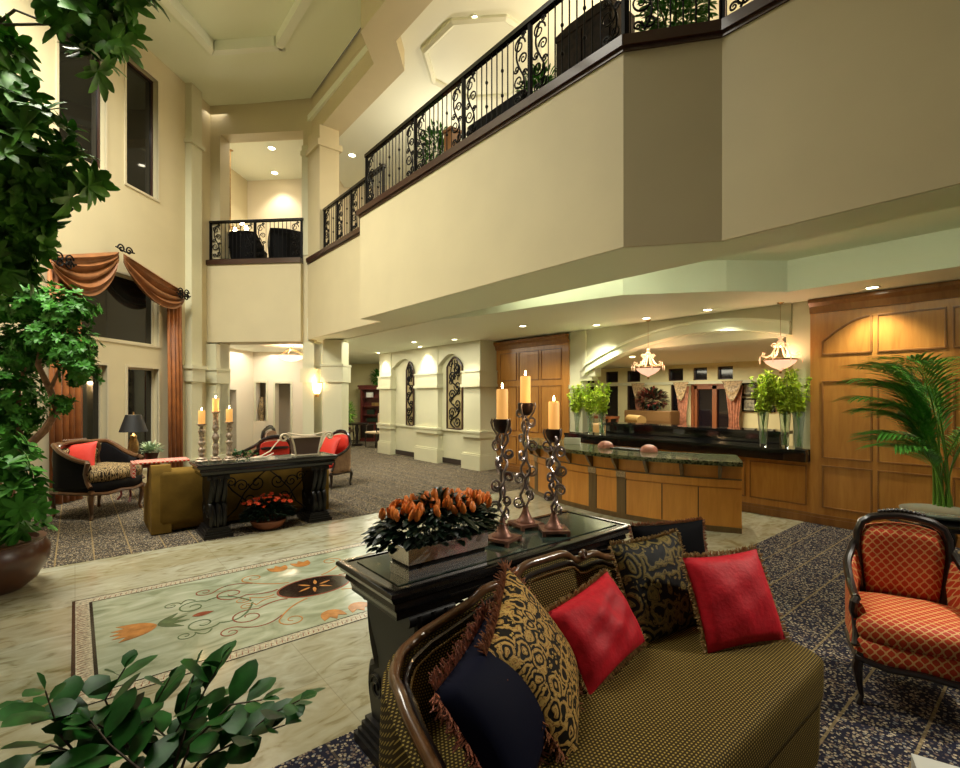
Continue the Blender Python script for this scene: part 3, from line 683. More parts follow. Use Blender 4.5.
# ================================================================== FURNITURE AND THINGS
# ---- console tables -------------------------------------------------
def console_table(label, loc, group=None):
    t = thing('console_table', label, 'table', loc, 0, group); L, Wd = .90, .28          # half sizes; origin on the floor in the middle
    m = M(); m.bx(-L+.02, -Wd+.02, .925, L-.02, Wd-.02, .945)
    m.sweep([(-L,-Wd,.95),(L,-Wd,.95),(L,Wd,.95),(-L,Wd,.95)], [(0,0),(.03,.0),(.03,-.055),(.02,-.06),(.008,-.05),(0,-.035),(-.012,-.02),(-.008,-.005)], closed=True)
    m.sweep([(-L+.03,-Wd+.03,.89),(L-.03,-Wd+.03,.89),(L-.03,Wd-.03,.89),(-L+.03,Wd-.03,.89)], [(0,0),(.04,0),(.04,-.075),(.02,-.075),(.014,-.05),(-.006,-.03)], closed=True)
    m.bx(-L+.05, -Wd+.05, .80, L-.05, Wd-.05, .90)
    m.build('tabletop', BLK, t, True)
    m = M(); m.bx(-L+.07, -Wd+.07, .944, L-.07, Wd-.07, .950); m.build('stone_inset', INSET, t)
    for sx in (-1, 1):
        x = sx*.66
        prof = []                                                   # S outline of the scrolled pedestal, in (y, z)
        for k in range(25):
            s_ = k/24; z = .13+.66*s_
            h_ = .165+.055*math.sin(2*PI*(s_*1.0-.08))*-1+.06*max(0, s_-.75)*4*.5
            if s_ < .42: h_ = .175+.035*math.sin(PI*s_/.42)
            prof.append((h_, z))
        poly = [(-h_, z) for h_, z in prof]+[(h_, z) for h_, z in prof[::-1]]
        m = M(); m.vprism(poly, (x-.10,0,0), (0,1,0), (.20,0,0))
        for sy in (-1, 1):
            for dx in (-.075, 0, .075): m.tube([(x+dx, sy*(h_+.002), z) for h_, z in prof], [.030-.008*math.cos(2*PI*i/24) for i in range(25)], 8)
            m.tube([(x-.13, sy*.21, .775), (x+.13, sy*.21, .775)], .035, 10)
            for ex in (-1, 1): m.tube(spiral((x+ex*.101, sy*.125, .31), (0,1,0), (0,0,1), .07, 1.6, sgn=sy), .010, 5)
        p = m.build('leg', BLKM, t, True)
        m = M(); m.bx(x-.17, -.25, 0, x+.17, .25, .05); m.bx(x-.155, -.235, .05, x+.155, .235, .075); m.bx(x-.14, -.22, .075, x+.14, .22, .11); m.bx(x-.125, -.21, .11, x+.125, .21, .135); m.build('plinth', BLKM, p)
    m = M()
    for sx in (-1, 1):
        for k, (cx_, cz_, r_) in enumerate(((.14,.62,.11),(.33,.60,.09),(.24,.40,.10),(.46,.66,.07))):
            m.tube(spiral((sx*cx_, 0, cz_), (sx,0,0), (0,0,1), r_, 1.5, sgn=1 if k % 2 else -1), .009, 5)
        m.tube([(sx*.56,0,.16),(sx*.40,0,.30),(sx*.30,0,.50),(sx*.12,0,.70),(0,0,.80)], .010, 5)
        m.tube([(sx*.56,0,.72),(sx*.45,0,.55),(sx*.22,0,.34),(0,0,.30)], .010, 5)
    m.build('iron_scrollwork', BLACKIRON, t, True)
    return t
console_table('black console table behind the brocade sofa, holding tulips and three iron candlesticks', (1.955, 2.15, 0), 'black console tables')
console_table('black console table across the hall, holding three turned candlesticks', (2.07, 7.16, 0), 'black console tables')

# ---- iron candlesticks on the near table -----------------------------
def candle(name, loc, r, hgt, label, group, flame=True):
    t = thing(name, label, 'candle', loc, 0, group)
    m = M(); m.lathe([(r*.96,0),(r,.004),(r,hgt-.008),(r*.93,hgt),(r*.75,hgt-.004),(.004,hgt-.010)], n=20); m.build('wax', WAX, t, 50)
    m = M(); m.cyl((0,0,hgt-.012), .0015, .02, 5); m.build('wick', BLACKIRON, t)
    if flame:
        k = r/.036
        m = M(); m.lathe([(.001,0),(.0055*k,.006*k),(.006*k,.013*k),(.003*k,.026*k),(.0004,.036*k)], (0,0,hgt+.004), 8); m.build('candle_flame', FLAME, t, True)
        light('candle_light', 'POINT', (0,0,hgt+.035), 1.1*k, (1,.60,.25), .012, parent=t)
    return t
def scroll_stick(loc, H, seed, label, clabel, ch):
    t = thing('candlestick', label, 'candlestick', loc, seed*1.1+.3, 'iron scrollwork candlesticks')
    m = M(); m.bx(-.085,-.085,.018,.085,.085,.034)
    for a in (-1, 1):
        for b in (-1, 1): m.bx(a*.085-.02*(a > 0)-0*(a < 0), b*.085-.02*(b > 0), 0, a*.085+.02*(a < 0), b*.085+.02*(b < 0), .02)
    m.lathe([(.062,.034),(.060,.044),(.045,.058),(.030,.085),(.020,.11),(.016,.13),(.012,.14)], n=18); m.build('base', RUST, t, 40)
    z0, z1 = .13, H-.045; n = 44; m = M()
    for ph in (0, PI):
        P = []
        for i in range(n):
            s_ = i/(n-1); a = ph+s_*2*PI*1.5; R = .026*math.sin(PI*s_*4)**2*.9+.010; P.append((math.cos(a)*R, math.sin(a)*R, z0+(z1-z0)*s_))
        m.tube(P, .0085, 6)
    m.build('twisted_stem', BRONZE, t, True)
    nk = 12
    for k in range(nk):
        zc = z0+.03+(z1-z0-.05)*k/(nk-1); a = k*2.25+seed; u = Vector((math.cos(a), math.sin(a), 0)); r_ = .037-.007*(k % 3 == 2)
        m = M(); m.tube(spiral(u*(.008+r_)+Vector((0,0,zc)), -u, (0,0,1 if k % 2 else -1), r_, 1.5, .38), [.0082-.003*i/25 for i in range(26)], 6)
        m.build('scroll', BRONZE, t, True)
    m = M(); m.lathe([(.008,H-.080),(.026,H-.074),(.044,H-.055),(.051,H-.030),(.050,H+.004),(.045,H+.006),(.042,H-.008),(.004,H-.012)], n=18, cap=False); m.build('candle_cup', BRONZE if False else RUSTD, t, 40)
    for a in (0, 2.1, 4.2):
        u = Vector((math.cos(a), math.sin(a), 0)); m = M()
        m.tube([u*.012+Vector((0,0,H-.13)), u*.030+Vector((0,0,H-.09)), u*.055+Vector((0,0,H-.05)), u*.066+Vector((0,0,H-.015)), u*.060+Vector((0,0,H+.006)), u*.052+Vector((0,0,H-.004)), u*.056+Vector((0,0,H-.018))], [.006,.006,.0058,.0055,.005,.004,.003], 6); m.build('cup_bracket', BRONZE, t, True)
    candle('candle', (loc[0], loc[1], loc[2]+H-.010), .034, ch, clabel, 'lit pillar candles on the iron candlesticks')
RUSTD = mat('dark_bronze_cup', (.045, .028, .024), .35, .7)
TZ = .951
scroll_stick((1.93, 2.13, TZ), .715, 0, 'iron scrollwork candlestick nearest the tulips, leftmost of the three on the near table', 'lit cream candle on the leftmost iron candlestick', .19)
scroll_stick((2.27, 2.28, TZ), .805, 1, 'tallest iron scrollwork candlestick, in the middle of the three on the near table', 'lit cream candle on the tallest iron candlestick, highest of the three', .19)
scroll_stick((2.30, 2.06, TZ), .645, 2, 'shortest iron scrollwork candlestick, rightmost of the three on the near table', 'lit cream candle on the shortest iron candlestick, rightmost of the three', .185)

# ---- tulips in a mirrored planter ------------------------------------
pl = thing('planter', 'rectangular mirrored planter with a dark band, under the orange tulips', 'planter', (1.42, 2.035, TZ), 0)
m = M(); m.bx(-.235,-.088,0,.235,.088,.045); m.build('mirrored_base', SILVER, pl)
m = M(); m.bx(-.228,-.080,.045,.228,.080,.075); m.build('dark_band', DSILVER, pl)
m = M(); m.sweep([(-.24,-.092,.072),(.24,-.092,.072),(.24,.092,.072),(-.24,.092,.072)], [(0,0),(0,.072),(.012,.072),(.012,0)], closed=True); m.build('mirrored_rim', SILVER, pl)
bq = thing('tulip_bouquet', 'low dense bouquet of orange tulips with dark leaves in the mirrored planter', 'flowers', (1.42, 2.05, TZ+.06), 0)
m = M(); rr = random.Random(3)
for i in range(900):
    a = rr.uniform(0, 2*PI); q = math.sqrt(rr.random()); x = .34*q*math.cos(a); y = .155*q*math.sin(a); z = .07+.13*(1-q*q)+rr.uniform(-.035, .03)
    d = Vector((x*1.6, y*2.2, .10+rr.uniform(-.15,.10))); m.leaf((x,y,z+.048), d, (0,0,1), rr.uniform(.05,.085), rr.uniform(.030,.046), .3)
m.build('leaves', LEAFDD, bq)
m = M()
for i in range(60):
    a = rr.uniform(0, 2*PI); q = math.sqrt(rr.random())*.9; x, y = .16*q*math.cos(a), .06*q*math.sin(a); m.tube([(x,y,0),(x*1.6,y*1.9,.14)], .003, 4)
m.build('stems', LEAFDD, bq)
def tulip_mesh():
    m = M()
    for k in range(6):
        a = k*PI/3; r0 = .008 if k % 2 else .011; u = Vector((math.cos(a), math.sin(a), 0)); s_ = Vector((-math.sin(a), math.cos(a), 0)); P = []
        for t, rr_, w in ((0,.003,.002),(.25,.016,.011),(.6,.017,.012),(.85,.012,.008),(1,.007,.001)):
            c = u*rr_+Vector((0,0,.058*t)); P += [c-s_*w, c+u*.003, c+s_*w]
        m._a(P, [(i*3+j, i*3+j+1, i*3+j+4, i*3+j+3) for i in range(4) for j in range(2)])
    return m
t0 = None; pts = []
tries = 0
while len(pts) < 84 and tries < 6000:
    tries += 1; a = rr.uniform(0, 2*PI); q = math.sqrt(rr.random()); x, y = .335*q*math.cos(a), .15*q*math.sin(a)
    if all((x-p[0])**2+(y-p[1])**2 > .024**2 for p in pts): pts.append((x, y, q))
for x, y, q in pts:
    if t0 is None: t0 = tulip_mesh().build('tulip', TULIP, bq, 60); o = t0
    else: o = t0.copy(); C.objects.link(o)
    o.location = (x, y, .205+.045*(1-q*q)+rr.uniform(-.01,.012)); o.rotation_euler = (-y*2.6+rr.uniform(-.15,.15), x*1.5+rr.uniform(-.15,.15), rr.uniform(0,6)); sc_ = rr.uniform(.62,.85); o.scale = (sc_, sc_, rr.uniform(.95,1.2))

# ---- sofa ------------------------------------------------------------
sofa = thing('sofa', 'carved wood sofa in olive and gold dotted fabric, piled with pillows', 'sofa', (0,0,0))
PB = [(.80,.98),(.80,1.15),(.815,1.35),(.86,1.52),(.97,1.66),(1.12,1.72),(1.35,1.745),(1.88,1.75),(2.40,1.745),(2.68,1.72),(2.86,1.65),(2.96,1.52),(3.0,1.36),(3.03,1.20),(3.04,1.08)]
def interp(path, n):
    P = [Vector((p[0],p[1],0)) for p in path]; L = [0]
    for i in range(1, len(P)): L.append(L[-1]+(P[i]-P[i-1]).length)
    R = []
    for k in range(n):
        s_ = L[-1]*k/(n-1); i = max(j for j in range(len(L)) if L[j] <= s_+1e-9); i = min(i, len(P)-2); f = (s_-L[i])/(L[i+1]-L[i]); R.append(P[i].lerp(P[i+1], f))
    for _ in range(2): R = [R[0]]+[(R[i-1]+R[i]*2+R[i+1])/4 for i in range(1, len(R)-1)]+[R[-1]]
    return R
def crest(p):
    x, y = p.x, p.y
    if y < 1.60:
        if x < 2: return .60+.21*min(1, max(0, (y-.98)/.45))**.7
        return .58+.20*min(1, max(0, (y-1.08)/.42))**.8
    d = abs(x-1.88); K = [(0,.955),(.12,.955),(.17,.945),(.22,.905),(.27,.895),(.36,.905),(.42,.90),(.50,.86),(.70,.825),(.95,.80),(1.2,.78)]
    for (a, za), (b, zb) in zip(K, K[1:]):
        if a <= d <= b: return za+(zb-za)*(d-a)/(b-a)
    return .78
RB = interp(PB, 120); NB = []
for i, p in enumerate(RB):
    t_ = (RB[min(i+1,119)]-RB[max(i-1,0)]).normalized(); NB.append(Vector((t_.y, -t_.x, 0)))   # points into the seat
m = M(); vs = []; fs = []
for p, n_ in zip(RB, NB):
    zt = crest(p)-.02
    prof = [(-.05,.10),(-.055,.45),(-.045,zt),(.0,zt+.012),(.035,zt-.03),(.075,(zt+.42)/2+.06),(.075,.42),(.06,.10)]
    vs += [p+n_*a+Vector((0,0,z)) for a, z in prof]
for i in range(119):
    for k in range(8): fs.append((i*8+k, i*8+(k+1)%8, (i+1)*8+(k+1)%8, (i+1)*8+k))
fs += [tuple(range(8)), tuple(range(119*8, 120*8))[::-1]]
m._a(vs, fs); m.build('backrest', SOFAF, sofa, 60)
m = M(); m.tube([p+n_*.0+Vector((0,0,crest(p)+.004)) for p, n_ in zip(RB, NB)], .021, 10); fr = m.build('carved_rail', WALNUT, sofa, True)
m = M(); m.tube([p+n_*.040+Vector((0,0,crest(p)-.030)) for p, n_ in zip(RB, NB)], .012, 7); m.build('inner_bead', MAHOG, fr, True)
m = M()
for i in range(1, 119):
    for f_ in (0, .5):
        p = RB[i].lerp(RB[i+1], f_); m.ball(p+NB[i]*.058+Vector((0,0,crest(p)-.052)), .0055, 5)
m.build('bead_trim', GOLDM, fr, True)
m = M()
for cx_ in (1.62, 2.14):
    sg = 1 if cx_ > 1.88 else -1; m = M()
    m.tube(spiral((cx_+sg*.03, 1.725, .925), (sg,0,0), (0,0,-1), .028, 1.2, ph=PI), .011, 6); m.build('crest_scroll', WALNUT, sofa, True)
m.build('crest_scroll', WALNUT, sofa, True) if False else None
# seat: rounded slab following the plan, skirt below
SP = [(.84,.86),(.87,.80),(.94,.775),(2.80,.775),(2.875,.79),(2.92,.85),(2.99,1.10),(2.98,1.45),(2.85,1.62),(2.4,1.70),(1.3,1.70),(.98,1.62),(.86,1.45)]
def slab(m, poly, prof):
    c_ = sum((Vector((p[0],p[1],0)) for p in poly), Vector())/len(poly); rows = []
    for ins, z in prof:
        row = []
        for p in poly:
            v = Vector((p[0],p[1],0)); d = (v-c_); row.append(v-d.normalized()*ins+Vector((0,0,z)))
        rows.append(row)
    n = len(poly); m._a([q for r_ in rows for q in r_], [(i*n+k, i*n+(k+1)%n, (i+1)*n+(k+1)%n, (i+1)*n+k) for i in range(len(rows)-1) for k in range(n)]+[tuple(range(n))[::-1], tuple(range((len(rows)-1)*n, len(rows)*n))])
SPd = []
for a, b in zip(SP, SP[1:]+SP[:1]):
    for k in range(4): SPd.append((a[0]+(b[0]-a[0])*k/4, a[1]+(b[1]-a[1])*k/4))
m = M(); slab(m, SPd, [(.03,.30),(.004,.32),(0,.35),(0,.47),(.010,.498),(.035,.515),(.10,.524),(.35,.532)]); m.build('seat', SOFAF, sofa, 60)
m = M(); slab(m, SPd, [(.03,.02),(.02,.30)]); m.build('skirt', SOFAF, sofa)

# ---- pillows ---------------------------------------------------------
def pillow(label, c, wd, up, w, h, t, mt, fr=None, frl=.03, pinch=.06, wr=0, seed=0, group=None, n=18):
    wd = Vector(wd).normalized(); up = Vector(up); up = (up-wd*up.dot(wd)).normalized(); nn = wd.cross(up)
    root = thing('throw_pillow', label, 'pillow', c, 0, group)
    R = Matrix((wd, up, nn)).transposed().to_4x4()
    root.rotation_euler = R.to_euler(); rs = random.Random(seed); vs = []; fs = []
    ph = [rs.uniform(0, 6) for _ in range(6)]
    def sh(a, b):
        x = w/2*a*(1-pinch*(1-a*a)*0-pinch*(1-b*b)); y = h/2*b*(1-pinch*(1-a*a)); return x, y
    for side in (1, -1):
        for i in range(n+1):
            for j in range(n+1):
                a = -1+2*i/n; b = -1+2*j/n; x, y = sh(a, b); q = max(0, (1-a*a))*max(0, (1-b*b)); z = t/2*q**.42
                z += wr*q*(math.sin(a*7+b*3+ph[0])*.5+math.sin(b*9-a*4+ph[1])*.4)
                vs.append((x, y, side*z))
    N = (n+1)**2
    for s_ in (0, 1):
        for i in range(n):
            for j in range(n):
                k = s_*N+i*(n+1)+j; fs.append((k, k+1, k+n+2, k+n+1) if s_ else (k, k+n+1, k+n+2, k+1))
    m = M(); m._a(vs, fs)
    body = m.build('cushion_cover', mt, root, 80)
    if fr:
        m = M(); E_ = []
        for k in range(int((w+h)*2/.0065)):
            s_ = k*.0065; 
            if s_ < w: a, b, d = -1+2*s_/w, -1, (0,-1)
            elif s_ < w+h: a, b, d = 1, -1+2*(s_-w)/h, (1,0)
            elif s_ < 2*w+h: a, b, d = 1-2*(s_-w-h)/w, 1, (0,1)
            else: a, b, d = -1, 1-2*(s_-2*w-h)/h, (-1,0)
            x, y = sh(max(-1,min(1,a)), max(-1,min(1,b)))
            for _ in range(2):
                L = frl*rs.uniform(.7,1.25); dd_ = Vector((d[0]+rs.uniform(-.5,.5), d[1]+rs.uniform(-.5,.5), rs.uniform(-.6,.6))).normalized()
                m.tube([(x, y, 0), Vector((x,y,0))+dd_*L*.5, Vector((x,y,0))+dd_*L+Vector((0,0,rs.uniform(-.006,.006)))], [.0018,.0032,.0022], 4)
        m.build('fringe', fr, root)
    return root
pillow('navy velvet pillow with rust fringe, leaning in the left arm of the sofa', (1.14,1.27,.73), (.86,.50,.10), (-.34,.42,.84), .50, .46, .20, VELVET, TASSEL, .045, seed=1)
pillow('large gold and black brocade pillow with rust tassels, on the left half of the sofa', (1.43,1.37,.755), (.70,.58,.22), (-.52,.30,.80), .54, .54, .18, DAMASK, TASSELD, .045, seed=2)
pillow('crushed crimson pillow with gold fringe, in the middle of the sofa between two brocade pillows', (1.93,1.44,.70), (.95,.12,.08), (-.24,.48,.78), .54, .37, .19, REDF, GOLDFR, .024, wr=.022, seed=3)
pillow('dark olive and black brocade pillow, leaning behind the square crimson pillow', (2.49,1.46,.755), (.98,-.16,0), (-.06,.36,.9), .54, .52, .15, DAMASKD, GOLDFR, .022, seed=4)
pillow('square crimson pillow with gold fringe, at the right end of the sofa', (2.68,1.14,.738), (.92,-.38,0), (.02,.42,.9), .50, .46, .17, REDF, GOLDFR, .026, wr=.010, seed=5)
pillow('black velvet pillow with brown fringe, topmost behind the brocade pillow at the sofa back', (2.98,1.66,.80), (.92,-.38,.0), (0,.20,.95), .56, .36, .14, BVELVET, TASSELD, .022, seed=6)

# ---- armchairs -------------------------------------------------------
def bergere(label, loc, rz, fab, cush=None, frame=MAHOG, side=None, sc=1.0, group=None, skirt=False, bh=.24):
    """front faces local -y, origin on the floor"""
    t = thing('armchair', label, 'armchair', loc, rz, group); t.scale = (sc,)*3
    plan = [(-.31,-.22),(-.325,-.05),(-.33,.12),(-.28,.25),(-.17,.305),(0,.315),(.17,.305),(.28,.25),(.33,.12),(.325,-.05),(.31,-.22)]
    R = interp(plan, 61)
    def top(p):
        if p.y < .20: return .60+.17*max(0, min(1, (p.y+.22)/.42))**1.6
        return .77+bh*.35*max(0, min(1, (p.y-.20)/.075))
    Nn = []
    for i, p in enumerate(R):
        t_ = (R[min(i+1,60)]-R[max(i-1,0)]).normalized(); Nn.append(Vector((t_.y, -t_.x, 0)))
    # outer frame
    m = M(); m.tube([p+Vector((0,0,top(p))) for p in R], .026, 8); fr = m.build('back_frame', frame, t, True)
    m = M()
    for k in range(11): m.ball(Vector((-.12+.024*k, .268, .80+bh+.018*math.sin(PI*k/10))) if bh > .1 else Vector((-.12+.024*k, .300, .80)), .016, 5)
    m.build('crest_carving', frame, fr, True)
    # back pad and arm pads between frame and seat
    m = M(); W_, n = .235, 12; vs = []; fs = []
    for i in range(n+1):
        for j in range(n+1):
            a, b = -1+2*i/n, j/n; q = (1-a**4)*(1-(2*b-1)**4); wv = W_*(.84+.16*min(1,b*1.6))*(1-.16*max(0,(b-.70)/.30)**2.2)
            vs.append((a*wv, .275-.055*max(0,q)**.4-.03*a*a, .50+(.235+bh)*b-(.035*a*a*b)))
    for i in range(n):
        for j in range(n): k = i*(n+1)+j; fs.append((k, k+1, k+n+2, k+n+1))
    N = len(vs); vs += [(v[0], .305, v[2]) for v in vs]; fs += [tuple(q+N for q in f[::-1]) for f in fs]
    ring_ = [i*(n+1) for i in range(n+1)]+[n*(n+1)+j for j in range(1, n+1)]+[i*(n+1)+n for i in range(n-1, -1, -1)]+[j for j in range(n-1, 0, -1)]
    fs += [(ring_[k], ring_[(k+1)%len(ring_)], ring_[(k+1)%len(ring_)]+N, ring_[k]+N) for k in range(len(ring_))]
    m._a(vs, fs); m.build('backrest', fab, t, 60)
    m = M(); dz = .24-bh; m.T = Matrix.Diagonal((1,1,(1.03-dz)/1.03,1)); m.tube([(-.215,.26,.42),(-.235,.256,.60),(-.255,.253,.80),(-.250,.252,.90),(-.225,.256,.965),(-.17,.262,1.0),(-.09,.268,1.018),(0,.27,1.028),(.09,.268,1.018),(.17,.262,1.0),(.225,.256,.965),(.250,.252,.90),(.255,.253,.80),(.235,.256,.60),(.215,.26,.42)], .027, 9); m.build('back_frame', frame, t, True)
    for s_ in (-1, 1):
        RR = [p for p in R if p.x*s_ > .22 and p.y < .24]; RR = sorted(RR, key=lambda p: p.y)
        m = M(); vs = []; k = 0
        for p in RR:
            tp = top(p)-.01; u = -s_
            vs += [(p.x+s_*.012, p.y, .33), (p.x+s_*.012, p.y, tp), (p.x+u*.03, p.y, tp-.015), (p.x+u*.055, p.y, (tp+.45)/2), (p.x+u*.03, p.y, .40), (p.x+u*.03, p.y, .33)]
        kk = len(RR); fs = [(i*6+q, i*6+(q+1)%6, (i+1)*6+(q+1)%6, (i+1)*6+q) for i in range(kk-1) for q in range(6)]+[tuple(range(6)), tuple(range((kk-1)*6, kk*6))]
        m._a(vs, fs); m.build('arm_pad', side or fab, t, 50)
        m = M(); m.tube([(s_*.31,-.22,.60),(s_*.325,-.245,.585),(s_*.33,-.235,.54),(s_*.315,-.20,.48),(s_*.31,-.22,.40),(s_*.32,-.27,.34)], [.024,.026,.024,.02,.022,.024], 8); m.build('arm_post', frame, t, True)
    m = M(); slab(m, [( -.30,-.27),(-.15,-.31),(0,-.32),(.15,-.31),(.30,-.27),(.31,-.1),(.30,.20),(.15,.26),(-.15,.26),(-.30,.20),(-.31,-.1)], [(.02,.385),(0,.40),(-.012,.44),(-.006,.485),(.03,.515),(.09,.53),(.2,.535)]); m.build('seat_cushion', cush or fab, t, 60)
    m = M(); slab(m, [( -.31,-.27),(-.15,-.30),(0,-.31),(.15,-.30),(.31,-.27),(.33,-.1),(.32,.20),(.15,.30),(-.15,.30),(-.32,.20),(-.33,-.1)], [(.01,.27),(0,.29),(0,.375),(.02,.39)]); m.build('seat_base', side or fab, t, 60)
    m = M(); m.tube([(-.33,.10,.275),(-.325,-.1,.27),(-.315,-.275,.275),(-.16,-.305,.255),(0,-.315,.27),(.16,-.305,.255),(.315,-.275,.275),(.325,-.1,.27),(.33,.10,.275),(.28,.28,.27),(-.28,.28,.27),(-.33,.10,.275)], .018, 7); m.build('seat_rail', frame, t, True)
    for (x, y) in ((-.29,-.25),(.29,-.25),(-.25,.26),(.25,.26)):
        sx_ = 1 if x > 0 else -1; sy_ = 1 if y > 0 else -1
        m = M(); m.tube([(x,y,.30),(x+sx_*.022,y+sy_*.018,.22),(x+sx_*.01,y+sy_*.008,.12),(x-sx_*.004,y,.05),(x+sx_*.012,y+sy_*.012,.006),(x+sx_*.012,y+sy_*.012,0)], [.030,.030,.020,.015,.021,.017], 8); m.build('leg', frame, t, True)
    return t
rzR = math.radians(-71.5)
bergere('orange red ogee patterned armchair with carved black frame, at the right edge', (3.875,.625,.004), rzR, OGEE, sc=1.0).scale = (.90, 1, 1)
# left seating group
bergere('beige floral armchair with dark outer back, holding a red pillow by the big window', (.27,9.64,.004), math.radians(40), BEIGED, BEIGED, WALNUT, DKFAB, 1.40, bh=.0)
pillow('red pillow leaning in the beige armchair by the big window', (.0,9.78,.86), (.80,-.55,.12), (-.10,.42,.88), .62, .46, .18, REDC, None, seed=9)
bergere('red cushioned armchair with tan outer back, beside the freestanding column', (3.98,9.55,.004), math.radians(-70), REDC, REDC, MAHOG, TANF, 1.05)
pillow('red pillow propped on the armchair beside the freestanding column', (3.98,9.60,.80), (.3,-.95,0), (.45,.1,.88), .46, .42, .15, REDC, None, seed=10)
# skirted gold sofa behind the far console, seen under and beside it
gs = thing('sofa', 'gold brown skirted sofa backing onto the far console table', 'sofa', (0,0,0))
m = M(); m.rbox(.78,7.62,.02,3.10,8.55,.42,.05); m.build('skirt', GOLDSK, gs, 50)
m = M(); vs = []
m.rbox(.82,7.55,.10,3.08,7.85,.84,.07); m.build('backrest', GOLDSK, gs, 50)
for x0 in (.76, 2.90):
    m = M(); m.vprism([(7.56,.02),(8.50,.02),(8.50,.50),(8.30,.56),(7.95,.70),(7.75,.90),(7.62,.90),(7.56,.80)], (x0,0,0), (0,1,0), (.22,0,0)); m.build('arm', GOLDSK, gs, 50)
m = M(); m.rbox(.99,7.84,.42,1.93,8.5,.56,.05); m.build('seat_cushion', BEIGED, gs, 50)
m = M(); m.rbox(1.95,7.84,.42,2.89,8.5,.56,.05); m.build('seat_cushion', BEIGED, gs, 50)
# wing chair and red chair seen over the far console
wc = bergere('grey brown high backed chair with dark frame, seen from the side beyond the far console', (2.78,10.5,.004), math.radians(-129), TANF, TANF, MAHOG, TANF, 1.15)
bergere('red upholstered chair behind the wire planter on the far console', (2.75,9.3,.004), math.radians(175), REDC, REDC, MAHOG, REDC, 1.05)

# ---- far console's things --------------------------------------------
def turned_stick(loc, H, label, clabel, ch, k):
    t = thing('candlestick', label, 'candlestick', loc, 0, 'turned candlesticks on the far console')
    m = M(); m.lathe([(.075,0),(.078,.02),(.055,.035),(.06,.05),(.03,.07)], n=14); m.build('base', TURNED, t, True)
    m = M(); P = []
    for i in range(40):
        s_ = i/39; z = .07+(H-.11)*s_; P.append((.022+.017*abs(math.sin(PI*(3.0+k*.4)*s_))**.8+.006*math.sin(31*s_), z))
    m.lathe(P, n=14); m.build('turned_stem', TURNED, t, True)
    m = M(); m.lathe([(.02,H-.04),(.045,H-.02),(.058,H-.008),(.058,H),(.02,H)], n=14); m.build('drip_pan', TURNED, t, True)
    candle('candle', (loc[0],loc[1],loc[2]+H), .040, ch, clabel, 'candles on the turned candlesticks')
turned_stick((1.27,7.22,TZ), .50, 'leftmost turned candlestick on the far console table', 'yellow candle on the leftmost turned candlestick', .17, 0)
turned_stick((1.43,7.20,TZ), .66, 'tallest turned candlestick, middle of the three on the far console', 'candle on the tallest turned candlestick, middle of the three', .17, 1)
turned_stick((1.58,7.14,TZ), .52, 'rightmost turned candlestick on the far console, left of the wire planter', 'candle on the rightmost turned candlestick', .17, 2)
wp = thing('wire_planter', 'white scrolled wire planter with a brown liner on the far console', 'planter', (2.60,7.18,TZ), 0)
m = M(); m.vprism([(-.16,.02),(.16,.02),(.20,.26),(-.20,.26)], (0,-.09,0), (1,0,0), (0,.18,0)); m.build('liner', mat('brown_liner', (.13,.08,.06), .6), wp)
m = M()
for sx in (-1, 1):
    m.tube([(sx*.16,-.10,0),(sx*.19,-.10,.16),(sx*.22,-.10,.26),(sx*.27,-.10,.32)]+[tuple(p) for p in spiral((sx*.33,-.10,.27), (-sx,0,0), (0,0,1), .07, 1.3)], .014, 6)
m.tube([(-.21,-.1,.265),(.21,-.1,.265),(.21,.1,.265),(-.21,.1,.265),(-.21,-.1,.265)], .008, 5); m.tube([(-.16,-.1,.01),(.16,-.1,.01),(.16,.1,.01),(-.16,.1,.01),(-.16,-.1,.01)], .008, 5)
m.tube([(-.28,-.1,.34),(-.1,-.1,.30),(.1,-.1,.30),(.28,-.1,.34)], .010, 5)
m.build('wire_scrollwork', WHITEM, wp, True)
tr = thing('tendril_ornament', 'curved cream twig ornament lying on the far console left of the wire planter', 'ornament', (2.05,7.18,TZ), 0)
m = M(); m.tube([(-.20,0,.012),(-.05,.02,.03),(.06,.0,.09),(.14,-.02,.20),(.20,-.02,.26)], .010, 5); m.tube([(-.15,0,.012),(0,-.03,.02),(.10,-.03,.06)], .008, 5); m.build('twig', WHITEM, tr, True)
gv = thing('leafy_garland', 'dark green leaves trailing behind the rightmost turned candlestick', 'leaves', (1.80,7.30,TZ), 0)
m = M(); rr = random.Random(5)
for i in range(90): m.leaf((rr.uniform(-.14,.14), rr.uniform(-.05,.05), rr.uniform(.005,.09)), (rr.uniform(-1,1), rr.uniform(-1,1), rr.uniform(0,.7)), (0,0,1), .08, .03)
m.build('leaves', LEAFD, gv)
